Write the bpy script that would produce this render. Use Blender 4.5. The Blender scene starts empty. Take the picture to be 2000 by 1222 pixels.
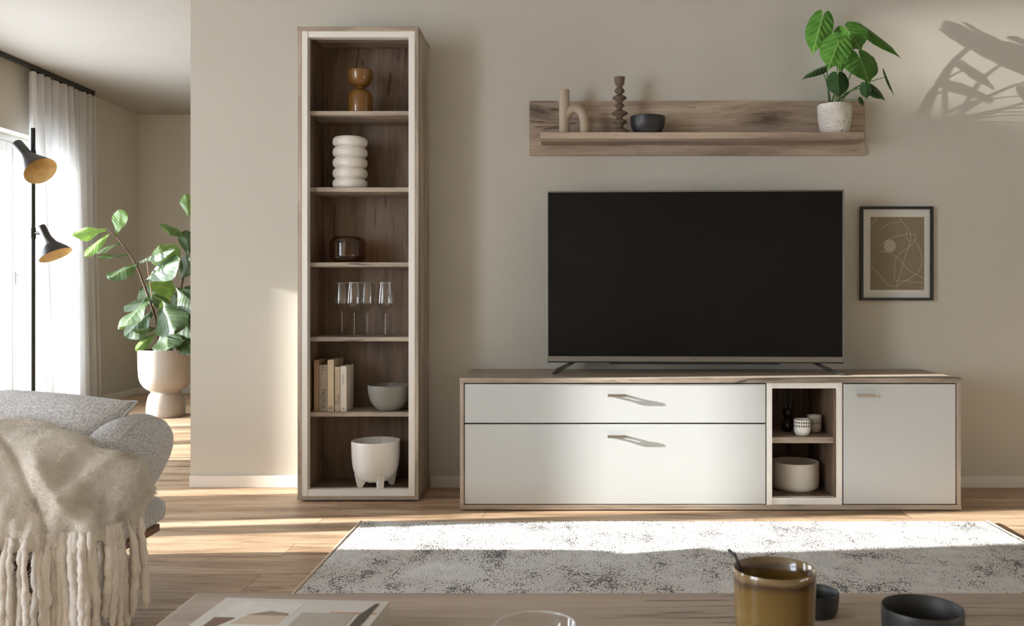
import bpy, bmesh, math, random
from mathutils import Vector, Matrix, noise
import numpy as np

S = bpy.context.scene
COL = S.collection
R = math.radians
random.seed(7)

# ------------------------------------------------------------------ camera
FPX, U0, V0, EYE, CAMY = 1773.0, 1120.0, 578.0, 0.905, -4.3
cam = bpy.data.cameras.new('camera')
cam.sensor_width = 36
cam.lens = FPX / 2000 * 36
cam.shift_x = -(U0 - 1000) / 2000
cam.shift_y = (V0 - 611) / 2000
cam.clip_start = 0.02
cam.dof.use_dof = True
cam.dof.focus_distance = 3.9
cam.dof.aperture_fstop = 11
camo = bpy.data.objects.new('camera', cam)
COL.objects.link(camo)
camo.location = (0, CAMY, EYE)
camo.rotation_euler = (R(90), 0, 0)
S.camera = camo

# ------------------------------------------------------------------ view, sky, lights
S.view_settings.view_transform = 'Standard'
S.view_settings.look = 'None'
S.view_settings.gamma = 1
S.view_settings.exposure = 1.38
S.view_settings.use_curve_mapping = False
S.cycles.use_denoising = True
S.cycles.max_bounces = 8
S.cycles.diffuse_bounces = 5
S.cycles.transparent_max_bounces = 16
S.cycles.sample_clamp_indirect = 6
S.cycles.caustics_reflective = False
S.cycles.caustics_refractive = False

world = bpy.data.worlds.new('sky')
world.use_nodes = True
S.world = world
bg = world.node_tree.nodes['Background']
bg.inputs[0].default_value = (0.89, 0.955, 1.07, 1)
bg.inputs[1].default_value = 6.4

def lamp(name, kind, loc, direction, energy, color=(1, 1, 1), **kw):
    l = bpy.data.lights.new(name, kind)
    l.energy = energy
    l.color = color
    for k, v in kw.items():
        setattr(l, k, v)
    o = bpy.data.objects.new(name, l)
    COL.objects.link(o)
    o.location = loc
    o.rotation_euler = Vector(direction).to_track_quat('-Z', 'Y').to_euler()
    return o

SUN_DIR = (1, 0.12, -0.25)
lamp('sun', 'SUN', (-8, -2, 4), SUN_DIR, 10.0, (1.0, 0.98, 0.95), angle=R(.5))

XL, YB, ZC = -4.04, 4.14, 2.59          # left wall, far wall, ceiling
XR, YR = 3.3, -6.0                      # right wall, wall behind the camera
def portal(name, loc, direction, sx, sy):
    o = lamp(name, 'AREA', loc, direction, 1.0, shape='RECTANGLE', size=sx, size_y=sy)
    o.data.cycles.is_portal = True
WIN1 = (.35, 2.95)
portal('daylight_garden_door', (XL - .02, sum(WIN1) / 2, 1.05), (1, 0, 0), 2.1, 2.6)
portal('daylight_added_front_window', (XL - .02, -4.92, 1.25), (1, 0, 0), 2.4, 2.0)  # sky portal of the unseen window added for front-left light
portal('daylight_unseen_side_window', (XL - .02, -1.05, 1.2), (1, 0, 0), 2.1, 1.5)  # sky portal of the unseen openings that shape the sun bands
# added lamp without fixture, raking the wall shelf to cast the plant's shadow
sp = lamp('added_raking_spot', 'SPOT', (-3.85, -1.42, 2.20), (6.35, 1.42, -0.19), 1000, (1, .97, .92),
          spot_size=R(7.4), spot_blend=1.0, shadow_soft_size=.012)

# ------------------------------------------------------------------ helpers
def at(u, v, D):
    """photo pixel at distance D in front of the camera -> world point"""
    return Vector(((u - U0) * D / FPX, CAMY + D, EYE + (V0 - v) * D / FPX))
def kx(D):
    return D / FPX

def srgb(r, g, b):
    def f(c):
        c /= 255
        return c / 12.92 if c <= .04045 else ((c + .055) / 1.055) ** 2.4
    return (f(r), f(g), f(b), 1)

def tag(o, label=None, cat=None, group=None, kind=None):
    if label: o['label'] = label
    if cat: o['category'] = cat
    if group: o['group'] = group
    if kind: o['kind'] = kind
    return o

def thing(name, label, cat, loc, group=None, rot=(0, 0, 0)):
    o = bpy.data.objects.new(name, None)
    COL.objects.link(o)
    o.empty_display_size = .05
    o.location = loc
    o.rotation_euler = rot
    return tag(o, label, cat, group)

def wloc(o):
    v = Vector(o.location)
    return v if o.parent is None else v + wloc(o.parent)

def obj(name, bm, mat, parent=None, world=True, label=None, sharp=50, origin=None):
    """link a bmesh as one mesh object; world=True: coordinates are world ones"""
    bmesh.ops.recalc_face_normals(bm, faces=bm.faces)
    if sharp is not None:
        lay = bm.faces.layers.int.get('flat')
        for f in bm.faces: f.smooth = not (lay and f[lay])
        for e in bm.edges:
            if len(e.link_faces) == 2 and e.calc_face_angle(0) > R(sharp): e.smooth = False
    me = bpy.data.meshes.new(name)
    bm.to_mesh(me); bm.free()
    o = bpy.data.objects.new(name, me)
    COL.objects.link(o)
    if mat: me.materials.append(mat)
    off = None
    if parent is not None:
        o.parent = parent
        if world: off = wloc(parent)
    elif origin is not None:
        off = Vector(origin); o.location = off
    if off is not None: me.transform(Matrix.Translation(-off))
    if label: o['label'] = label
    return o

def struct(name, bm, mat, sharp=35):
    return tag(obj(name, bm, mat, sharp=sharp), kind='structure')

def box(bm, x0, x1, y0, y1, z0, z1, bev=0.0, segs=2):
    lay = bm.faces.layers.int.get('flat') or bm.faces.layers.int.new('flat')
    old = set(bm.faces)
    vs = [bm.verts.new(p) for p in ((x0,y0,z0),(x1,y0,z0),(x1,y1,z0),(x0,y1,z0),(x0,y0,z1),(x1,y0,z1),(x1,y1,z1),(x0,y1,z1))]
    fs = [bm.faces.new([vs[i] for i in q]) for q in ((3,2,1,0),(4,5,6,7),(0,1,5,4),(1,2,6,5),(2,3,7,6),(3,0,4,7))]
    if bev > 0:
        es = list({e for f in fs for e in f.edges})
        bmesh.ops.bevel(bm, geom=es, offset=bev, segments=segs, affect='EDGES', profile=.5)
    for f in bm.faces:
        if f not in old: f[lay] = 1
    return bm
def B(*a, **k):
    return box(bmesh.new(), *a, **k)

def lathe(bm, prof, c=(0, 0, 0), n=48, sx=1, sy=1, uv=False):
    c = Vector(c)
    rings = []
    for r, z in prof:
        if r < 1e-5:
            rings.append([bm.verts.new(c + Vector((0, 0, z)))])
        else:
            rings.append([bm.verts.new(c + Vector((r * sx * math.cos(2*math.pi*k/n), r * sy * math.sin(2*math.pi*k/n), z))) for k in range(n)])
    lay = bm.loops.layers.uv.verify() if uv else None
    for i in range(len(rings) - 1):
        a, b = rings[i], rings[i+1]
        for k in range(n):
            k2 = (k + 1) % n
            if len(a) == 1 and len(b) == 1: continue
            if len(a) == 1: f = bm.faces.new((a[0], b[k2], b[k]))
            elif len(b) == 1: f = bm.faces.new((a[k], a[k2], b[0]))
            else: f = bm.faces.new((a[k], a[k2], b[k2], b[k]))
            if uv:
                for l in f.loops:
                    kk = k if (l.vert in (a[k % len(a)], b[k % len(b)])) else k + 1
                    l[lay].uv = (kk / n, l.vert.co.z - c.z)
    return bm

def smooth_path(pts, sub=6):
    pts = [Vector(p) for p in pts]
    if len(pts) < 3: return pts
    out = []
    P = [pts[0]*2 - pts[1]] + pts + [pts[-1]*2 - pts[-2]]
    for i in range(1, len(P) - 2):
        for k in range(sub):
            t = k / sub
            p0, p1, p2, p3 = P[i-1], P[i], P[i+1], P[i+2]
            out.append(.5 * ((2*p1) + (p2-p0)*t + (2*p0-5*p1+4*p2-p3)*t*t + (3*p1-p0-3*p2+p3)*t**3))
    out.append(pts[-1])
    return out

def tube(bm, pts, rad, n=10, sub=6, caps=True):
    pts = smooth_path(pts, sub) if sub > 1 else [Vector(p) for p in pts]
    m = len(pts)
    if not callable(rad):
        if isinstance(rad, (list, tuple)):
            rl = list(rad)
            rad = lambda t: rl[min(int(t*(len(rl)-1)), len(rl)-2)] * (1-(t*(len(rl)-1)) % 1 if t < 1 else 0) + rl[min(int(t*(len(rl)-1))+1, len(rl)-1)] * ((t*(len(rl)-1)) % 1 if t < 1 else 1)
        else:
            r0 = rad; rad = lambda t: r0
    rings = []
    up = None
    for i, p in enumerate(pts):
        d = (pts[min(i+1, m-1)] - pts[max(i-1, 0)]).normalized()
        if up is None:
            up = d.orthogonal().normalized()
        up = (up - d * up.dot(d))
        if up.length < 1e-6: up = d.orthogonal()
        up.normalize()
        w = d.cross(up)
        r = rad(i / (m - 1))
        rings.append([bm.verts.new(p + (up*math.cos(2*math.pi*k/n) + w*math.sin(2*math.pi*k/n)) * r) for k in range(n)])
    for i in range(m - 1):
        a, b = rings[i], rings[i+1]
        for k in range(n):
            bm.faces.new((a[k], a[(k+1) % n], b[(k+1) % n], b[k]))
    if caps:
        bm.faces.new(rings[0][::-1]); bm.faces.new(rings[-1])
    return bm

def sbox(bm, c, h, e=4.0, rot=None, nu=40, nv=24, e2=None):
    """soft rounded block (superellipsoid)"""
    c = Vector(c); e2 = e2 or e
    def sp(v, p): return math.copysign(abs(v) ** p, v)
    rings = []
    for i in range(nv + 1):
        th = -math.pi/2 + math.pi * i / nv
        ring = []
        for k in range(nu):
            ph = 2*math.pi * k / nu
            p = Vector((h[0]*sp(math.cos(th), 2/e2)*sp(math.cos(ph), 2/e), h[1]*sp(math.cos(th), 2/e2)*sp(math.sin(ph), 2/e), h[2]*sp(math.sin(th), 2/e2)))
            if rot: p = rot @ p
            ring.append(bm.verts.new(c + p))
            if i in (0, nv): break
        rings.append(ring)
    for i in range(nv):
        a, b = rings[i], rings[i+1]
        for k in range(nu):
            k2 = (k+1) % nu
            if len(a) == 1: bm.faces.new((a[0], b[k2], b[k]))
            elif len(b) == 1: bm.faces.new((a[k], a[k2], b[0]))
            else: bm.faces.new((a[k], a[k2], b[k2], b[k]))
    return bm

def extr_poly(bm, pts, off):
    """prism: polygon pts (3-D) extruded by vector off"""
    off = Vector(off)
    a = [bm.verts.new(p) for p in pts]; b = [bm.verts.new(Vector(p) + off) for p in pts]
    bm.faces.new(a); bm.faces.new(b[::-1])
    n = len(a)
    for i in range(n): bm.faces.new((a[i], b[i], b[(i+1) % n], a[(i+1) % n]))
    return bm

def text_bm(txt, size, mat4, depth=.0002, spacing=1.0):
    cu = bpy.data.curves.new('lettering', 'FONT')
    cu.body = txt; cu.size = size; cu.extrude = depth; cu.align_x = 'CENTER'; cu.align_y = 'CENTER'
    cu.space_character = spacing; cu.resolution_u = 3
    o = bpy.data.objects.new('lettering', cu)
    COL.objects.link(o)
    dg = bpy.context.evaluated_depsgraph_get()
    me = bpy.data.meshes.new_from_object(o.evaluated_get(dg))
    bm = bmesh.new(); bm.from_mesh(me)
    bmesh.ops.transform(bm, matrix=mat4, verts=bm.verts)
    bpy.data.objects.remove(o); bpy.data.meshes.remove(me); bpy.data.curves.remove(cu)
    return bm

# ------------------------------------------------------------------ materials
class NT:
    def __init__(s, name):
        s.m = bpy.data.materials.new(name); s.m.use_nodes = True
        s.t = s.m.node_tree; s.n = s.t.nodes; s.l = s.t.links
        s.b = s.n['Principled BSDF']; s.out = s.n['Material Output']
    def node(s, typ, inputs=None, **kw):
        nd = s.n.new(typ)
        for k, v in kw.items(): setattr(nd, k, v)
        for k, v in (inputs or {}).items():
            if isinstance(v, bpy.types.NodeSocket): s.l.new(v, nd.inputs[k])
            else: nd.inputs[k].default_value = v
        return nd
    def coord(s, which='Object', scale=(1, 1, 1), loc=(0, 0, 0), rot=(0, 0, 0)):
        tc = s.node('ShaderNodeTexCoord')
        return s.node('ShaderNodeMapping', {'Vector': tc.outputs[which], 'Scale': scale, 'Location': loc, 'Rotation': rot}).outputs[0]
    def noise(s, vec, scale, detail=4, rough=.5, dist=0.0):
        return s.node('ShaderNodeTexNoise', {'Vector': vec, 'Scale': scale, 'Detail': detail, 'Roughness': rough, 'Distortion': dist}).outputs[0]
    def ramp(s, fac, stops, interp='LINEAR'):
        r = s.node('ShaderNodeValToRGB', {'Fac': fac}); cr = r.color_ramp; cr.interpolation = interp
        while len(cr.elements) < len(stops): cr.elements.new(.5)
        for e, (p, c) in zip(cr.elements, stops):
            e.position = p; e.color = c if len(c) == 4 else (*c, 1)
        return r.outputs[0]
    def math(s, op, a, b=0.0, c=0.0, clamp=False):
        nd = s.n.new('ShaderNodeMath'); nd.operation = op; nd.use_clamp = clamp
        for i, v in enumerate((a, b, c)):
            if isinstance(v, bpy.types.NodeSocket): s.l.new(v, nd.inputs[i])
            else: nd.inputs[i].default_value = v
        return nd.outputs[0]
    def mix(s, fac, a, b, blend='MIX'):
        nd = s.n.new('ShaderNodeMix'); nd.data_type = 'RGBA'; nd.blend_type = blend
        for i, v in ((0, fac), (6, a), (7, b)):
            if isinstance(v, bpy.types.NodeSocket): s.l.new(v, nd.inputs[i])
            else: nd.inputs[i].default_value = v
        return nd.outputs[2]
    def bump(s, h, strength=.3, dist=.002):
        bp = s.node('ShaderNodeBump', {'Height': h, 'Strength': strength, 'Distance': dist})
        s.l.new(bp.outputs[0], s.b.inputs['Normal'])
    def set(s, **kw):
        for k, v in kw.items():
            k = {'color': 'Base Color', 'rough': 'Roughness', 'metal': 'Metallic', 'spec': 'Specular IOR Level', 'coat': 'Coat Weight',
                 'trans': 'Transmission Weight', 'ior': 'IOR', 'sss': 'Subsurface Weight', 'sheen': 'Sheen Weight', 'alpha': 'Alpha'}[k]
            if isinstance(v, bpy.types.NodeSocket): s.l.new(v, s.b.inputs[k])
            else: s.b.inputs[k].default_value = v
        return s

def plain(name, col, rough=.5, metal=0, spec=.5, coat=0, var=.04, vscale=8, bump=0, bscale=200, bdist=.001):
    m = NT(name)
    c = m.coord()
    n = m.noise(c, vscale, 3)
    dark = tuple(x * (1 - var) for x in col[:3]) + (1,); lite = tuple(min(1, x * (1 + var)) for x in col[:3]) + (1,)
    m.set(color=m.ramp(n, [(.3, dark), (.7, lite)]), rough=rough, metal=metal, spec=spec, coat=coat)
    if bump: m.bump(m.noise(c, bscale, 3), bump, bdist)
    return m.m

def wood(name, axis, c_dark, c_mid, c_lite, knots=.5, rough=.5, seed=0, crack=srgb(48, 36, 28)):
    m = NT(name)
    def sc(along, across):
        return tuple(along if i == axis else across for i in range(3))
    loc = (seed * 3.7, seed * 1.3, seed * 2.1)
    base = m.coord(loc=loc)
    warp = m.noise(m.coord(scale=sc(1.2, 3.0), loc=loc), 1.0, 3)
    v = m.node('ShaderNodeVectorMath', {0: base}, operation='ADD')
    wv = m.node('ShaderNodeVectorMath', {0: warp}, operation='SCALE'); wv.inputs['Scale'].default_value = .10
    m.l.new(wv.outputs[0], v.inputs[1])
    def mapped(along, across):
        return m.node('ShaderNodeMapping', {'Vector': v.outputs[0], 'Scale': sc(along, across)}).outputs[0]
    g1 = m.noise(mapped(.9, 9), 1.6, 5, .55, .6)
    g2 = m.noise(mapped(3.5, 90), 1.3, 4, .6)
    g3 = m.noise(mapped(9, 300), 1.2, 2, .5)
    g = m.math('ADD', m.math('MULTIPLY', g1, .62), m.math('ADD', m.math('MULTIPLY', g2, .26), m.math('MULTIPLY', g3, .12)))
    col = m.ramp(g, [(.36, c_dark), (.5, c_mid), (.63, c_lite)])
    # knots and cracks
    vo = m.node('ShaderNodeTexVoronoi', {'Vector': mapped(1.3, 4.2), 'Scale': 1.25, 'Randomness': 1.0})
    sep = m.node('ShaderNodeSeparateColor', {0: vo.outputs['Color']})
    pick = m.math('GREATER_THAN', sep.outputs[0], 1 - knots)
    wob = m.noise(mapped(6, 30), 1.5, 4, .7)
    d = m.math('ADD', vo.outputs['Distance'], m.math('MULTIPLY', m.math('SUBTRACT', wob, .5), .34))
    kn = m.ramp(d, [(.05, (1, 1, 1)), (.12, (.6, .6, .6)), (.27, (0, 0, 0))])
    knot = m.math('MULTIPLY', kn, pick)
    cr = m.noise(mapped(1.4, 26), 1.7, 3, .5, 1.2)
    crack_m = m.ramp(cr, [(.60, (0, 0, 0)), (.66, (1, 1, 1))])
    low = m.noise(mapped(1.0, 4), 1.1, 2)
    crack_m = m.math('MULTIPLY', crack_m, m.ramp(low, [(.46, (0, 0, 0)), (.6, (.9, .9, .9))]))
    col = m.mix(m.math('MULTIPLY', knot, .8), col, crack)
    col = m.mix(m.math('MULTIPLY', crack_m, .75), col, crack)
    m.set(color=col, rough=rough, spec=.35)
    m.bump(m.math('SUBTRACT', g2, m.math('MULTIPLY', crack_m, .7)), .25, .0015)
    return m.m

OAKC = (srgb(132, 118, 104), srgb(170, 155, 139), srgb(196, 182, 165))
M = {}
M['oak_x'] = wood('grey_oak_horizontal', 0, *OAKC, knots=.45, seed=1)
M['oak_z'] = wood('grey_oak_vertical', 2, *OAKC, knots=.4, seed=2)
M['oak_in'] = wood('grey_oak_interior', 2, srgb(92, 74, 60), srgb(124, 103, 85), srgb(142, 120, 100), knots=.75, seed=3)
M['oak_shelf'] = wood('grey_oak_panel', 0, srgb(130, 112, 97), srgb(174, 155, 137), srgb(200, 182, 163), knots=.6, seed=5)
M['oak_table'] = wood('grey_oak_table', 0, srgb(152, 137, 124), srgb(180, 165, 151), srgb(196, 181, 166), knots=.35, seed=8, rough=.42)
M['leg_wood'] = wood('walnut_leg', 2, srgb(70, 42, 25), srgb(102, 64, 38), srgb(126, 82, 52), knots=0)

def wall_mat(name, col):
    m = NT(name)
    c = m.coord()
    m.set(color=m.ramp(m.noise(c, 1.3, 3), [(.3, tuple(x*.985 for x in col[:3])), (.7, col)]), rough=.85, spec=.2)
    m.bump(m.noise(c, 260, 3), .08, .0006)
    return m.m
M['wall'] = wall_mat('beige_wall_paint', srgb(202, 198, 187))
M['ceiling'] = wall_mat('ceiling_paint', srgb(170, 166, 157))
M['trim'] = plain('white_trim_paint', srgb(226, 222, 214), .4, var=.01)
M['upvc'] = plain('white_window_frame', srgb(210, 212, 212), .3, var=.01)
M['lacquer'] = plain('white_lacquer', srgb(200, 202, 200), .32, var=.006, vscale=2)
M['white_frame'] = plain('white_frame_lacquer', srgb(236, 232, 224), .35, var=.01)
M['nickel'] = plain('brushed_nickel', srgb(186, 180, 170), .32, metal=1, var=.03, vscale=30)
M['black_metal'] = plain('matt_black_metal', srgb(36, 35, 34), .45, var=.05)
M['lamp_shade'] = plain('dark_grey_lamp_enamel', srgb(50, 48, 47), .45, var=.03)
M['gold'] = plain('gold_leaf_lining', srgb(240, 214, 154), .45, metal=.15, var=.12, vscale=25)
M['plastic'] = plain('black_plastic_foot', srgb(28, 26, 25), .6)
M['gap_shade'] = plain('painted_gap_shade', srgb(40, 34, 30), .8)  # dark colour stands in for shade between the sideboard fronts

def floor_mat():
    m = NT('oak_plank_floor')
    tc = m.coord(loc=(.37, .05, 0))
    br = m.node('ShaderNodeTexBrick', {'Vector': tc, 'Color1': (0, 0, 0, 1), 'Color2': (1, 1, 1, 1), 'Mortar': (0, 0, 0, 1), 'Scale': 1.0,
                'Mortar Size': .0018, 'Mortar Smooth': .2, 'Bias': 0.0, 'Brick Width': 1.75, 'Row Height': .185})
    br.offset = .37; br.offset_frequency = 2
    rnd = br.outputs[0]; mortar = br.outputs['Fac']
    sepr = m.node('ShaderNodeSeparateColor', {0: rnd}).outputs[0]
    off = m.node('ShaderNodeCombineXYZ', {'X': m.math('MULTIPLY', sepr, 13.0), 'Y': m.math('MULTIPLY', sepr, 7.0)})
    v = m.node('ShaderNodeVectorMath', {0: tc, 1: off.outputs[0]}, operation='ADD').outputs[0]
    def mp(a, b): return m.node('ShaderNodeMapping', {'Vector': v, 'Scale': (a, b, 1)}).outputs[0]
    g1 = m.noise(mp(.7, 5.5), 1.8, 5, .6, .8)
    g2 = m.noise(mp(4, 80), 1.2, 3, .6)
    g = m.math('ADD', m.math('MULTIPLY', g1, .7), m.math('MULTIPLY', g2, .3))
    col = m.ramp(g, [(.36, srgb(128, 98, 72)), (.46, srgb(178, 148, 118)), (.58, srgb(206, 178, 148)), (.7, srgb(218, 194, 166))])
    tone = m.ramp(sepr, [(0, (.84, .82, .80)), (1, (1.0, 1.0, 1.0))])
    col = m.mix(1.0, col, tone, 'MULTIPLY')
    cr = m.ramp(m.noise(mp(1.0, 12), 1.5, 5, .65, 1.6), [(.57, (0, 0, 0)), (.66, (1, 1, 1))])
    col = m.mix(m.math('MULTIPLY', cr, .6), col, srgb(92, 66, 46))
    col = m.mix(m.math('MULTIPLY', mortar, .6), col, srgb(86, 64, 46))
    m.set(color=col, rough=.42, spec=.4)
    m.bump(m.math('SUBTRACT', m.math('MULTIPLY', g2, .3), mortar), .25, .001)
    return m.m
M['floor'] = floor_mat()

def rug_mat():
    m = NT('mottled_rug_pile')
    c = m.coord()
    big = m.noise(m.coord(scale=(1.0, 1.3, 1)), 3.2, 5, .62)
    mid = m.noise(m.coord(scale=(2.1, 1.0, 1), loc=(4, 2, 0)), 5.5, 6, .7)
    fine = m.noise(m.coord(scale=(1.0, .5, 1)), 190, 2, .6)
    fine2 = m.noise(m.coord(scale=(.55, 1.0, 1), loc=(3, 3, 3)), 120, 3, .7)
    area = m.math('ADD', m.math('MULTIPLY', big, .45), m.math('MULTIPLY', mid, .55))
    base = m.ramp(area, [(.38, srgb(236, 233, 228)), (.48, srgb(222, 219, 213)), (.56, srgb(236, 230, 222)), (.66, srgb(208, 202, 195))])
    base = m.mix(m.ramp(m.noise(m.coord(loc=(9, 1, 0)), 2.2, 4, .6), [(.5, (0, 0, 0)), (.7, (.35, .35, .35))]), base, srgb(188, 164, 148))
    thr = m.math('ADD', m.math('MULTIPLY', m.math('SUBTRACT', area, .5), .95), m.math('ADD', m.math('MULTIPLY', fine, .62), m.math('MULTIPLY', fine2, .38)))
    spk = m.ramp(thr, [(.545, (0, 0, 0)), (.59, (1, 1, 1))])
    col = m.mix(m.math('MULTIPLY', spk, .92), base, srgb(44, 43, 44))
    lite = m.ramp(fine2, [(.56, (0, 0, 0)), (.66, (.6, .6, .6))])
    col = m.mix(m.math('MULTIPLY', lite, m.math('SUBTRACT', 1.0, spk)), col, srgb(236, 232, 226))
    m.set(color=col, rough=.95, spec=.1, sheen=.2)
    m.bump(m.math('ADD', fine, fine2), 1.0, .008)
    return m.m
M['rug'] = rug_mat()
M['rug_edge'] = plain('rug_binding', srgb(214, 200, 178), .9, bump=.4, bscale=300)

def fabric(name, c1, c2, scale=500):
    m = NT(name)
    c = m.coord()
    n = m.noise(c, scale, 3, .7)
    n2 = m.noise(c, scale * .45, 2, .6)
    m.set(color=m.ramp(m.math('ADD', m.math('MULTIPLY', n, .6), m.math('MULTIPLY', n2, .4)), [(.4, c1), (.6, c2)]), rough=.95, spec=.1, sheen=.3)
    m.bump(n, .5, .0015)
    return m.m
M['sofa'] = fabric('grey_boucle_fabric', srgb(158, 159, 161), srgb(236, 236, 236), 330)
M['pillow'] = fabric('light_grey_fabric', srgb(156, 154, 154), srgb(236, 233, 230), 330)
M['piping'] = plain('grey_piping', srgb(186, 186, 186), .9)
M['throw'] = plain('cream_wool', srgb(236, 229, 219), .95, spec=.1, var=.05, vscale=20, bump=.6, bscale=140, bdist=.004)
M['wool_fibre'] = plain('cream_wool_fibre', srgb(242, 236, 227), .9, spec=.15, var=.06, vscale=40)

def curtain_mat():
    m = NT('sheer_white_linen')
    tr = m.node('ShaderNodeBsdfTranslucent', {'Color': (.70, .70, .69, 1)})
    df = m.node('ShaderNodeBsdfDiffuse', {'Color': (.78, .77, .75, 1)})
    tp = m.node('ShaderNodeBsdfTransparent', {'Color': (1, 1, 1, 1)})
    a = m.node('ShaderNodeMixShader', {0: .4, 1: df.outputs[0], 2: tr.outputs[0]})
    wv = m.noise(m.coord(scale=(1, 1, .04)), 60, 3)
    b = m.node('ShaderNodeMixShader', {0: m.ramp(wv, [(.3, (.0, .0, .0)), (.7, (.04, .04, .04))]), 1: a.outputs[0], 2: tp.outputs[0]})
    m.l.new(b.outputs[0], m.out.inputs[0])
    return m.m
M['curtain'] = curtain_mat()

def pane_mat():
    m = NT('window_glass')
    gl = m.node('ShaderNodeBsdfGlossy', {'Color': (1, 1, 1, 1), 'Roughness': .02})
    tp = m.node('ShaderNodeBsdfTransparent', {'Color': (.97, .98, .98, 1)})
    lw = m.node('ShaderNodeLayerWeight', {'Blend': .5})
    fr = m.math('ADD', m.math('MULTIPLY', m.math('POWER', lw.outputs['Facing'], 5.0), .5), .03)
    b = m.node('ShaderNodeMixShader', {0: fr, 1: tp.outputs[0], 2: gl.outputs[0]})
    m.l.new(b.outputs[0], m.out.inputs[0])
    return m.m
M['pane'] = pane_mat()

def thin_glass(name, tint, ior=1.45, rough=.01):
    m = NT(name)
    gl = m.node('ShaderNodeBsdfGlossy', {'Color': (1, 1, 1, 1), 'Roughness': rough})
    tp = m.node('ShaderNodeBsdfTransparent', {'Color': tint})
    lw = m.node('ShaderNodeLayerWeight', {'Blend': .35})
    f = m.math('ADD', m.math('MULTIPLY', m.math('POWER', lw.outputs['Facing'], 2.2), .62), .05)
    b = m.node('ShaderNodeMixShader', {0: f, 1: tp.outputs[0], 2: gl.outputs[0]})
    m.l.new(b.outputs[0], m.out.inputs[0])
    return m.m
M['clear_glass'] = thin_glass('clear_glass', (.965, .965, .955, 1))
M['glass_rim'] = NT('glass_rim').set(color=(.9, .92, .92, 1), rough=.08, alpha=.28, spec=.9).m
M['amber_glass'] = thin_glass('smoked_amber_glass', (.62, .44, .26, 1))

M['amber_ceramic'] = plain('amber_glazed_ceramic', srgb(124, 86, 38), .16, coat=.4, var=.07, vscale=12)
M['white_ceramic'] = plain('matt_white_ceramic', srgb(232, 228, 220), .42, var=.01)
M['gloss_white'] = plain('satin_white_ceramic', srgb(238, 235, 228), .3, var=.008)
M['beige_ceramic'] = plain('sand_ceramic', srgb(176, 160, 140), .6, var=.04, bump=.15)
M['taupe_ceramic'] = plain('taupe_ceramic', srgb(104, 88, 74), .7, var=.08, vscale=25, bump=.3)
M['black_ceramic'] = plain('black_ceramic', srgb(38, 39, 40), .38, var=.06)
M['charcoal_cup'] = plain('charcoal_stoneware', srgb(44, 44, 43), .5, var=.08, vscale=30)
M['grey_ceramic'] = plain('grey_ceramic', srgb(128, 126, 118), .5, var=.03)
M['greige_pot'] = plain('greige_fibre_clay', srgb(160, 152, 141), .6, var=.03, bump=.1)
M['sand_bowl'] = plain('cream_stoneware', srgb(206, 198, 184), .6, var=.04, vscale=14, bump=.15)
M['soil'] = plain('potting_soil', srgb(54, 42, 34), .95, var=.4, vscale=120, bump=1, bscale=160, bdist=.01)
M['black_vase'] = plain('black_glass_vase', srgb(18, 20, 20), .12, var=.05)

def concrete():
    m = NT('pitted_white_concrete')
    c = m.coord()
    pit = m.ramp(m.noise(c, 95, 2, .4), [(.63, (0, 0, 0)), (.67, (1, 1, 1))])
    low = m.ramp(m.noise(c, 16, 2), [(.45, (0, 0, 0)), (.6, (1, 1, 1))])
    p = m.math('MULTIPLY', pit, low)
    m.set(color=m.mix(m.math('MULTIPLY', p, .75), m.ramp(m.noise(c, 22, 4, .7), [(.3, srgb(196, 190, 180)), (.7, srgb(226, 222, 214))]), srgb(96, 86, 76)), rough=.85)
    m.bump(m.math('SUBTRACT', m.noise(c, 90, 4), p), .5, .002)
    return m.m
M['concrete'] = concrete()

def mug_mat():
    m = NT('reactive_ochre_glaze')
    c = m.coord()
    sep = m.node('ShaderNodeSeparateXYZ', {0: c})
    h = m.math('ADD', sep.outputs[2], m.math('MULTIPLY', m.math('SUBTRACT', m.noise(c, 30, 4), .5), .016))
    col = m.ramp(m.math('MULTIPLY', h, 10), [(.0, srgb(100, 78, 36)), (.5, srgb(130, 104, 54)), (.84, srgb(116, 90, 44)), (.93, srgb(74, 52, 30)), (.985, srgb(126, 104, 70))])
    spots = m.ramp(m.noise(c, 140, 2), [(.68, (0, 0, 0)), (.75, (.5, .5, .5))])
    m.set(color=m.mix(spots, col, srgb(88, 58, 24)), rough=.14, coat=.5)
    return m.m
M['mug'] = mug_mat()

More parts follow.
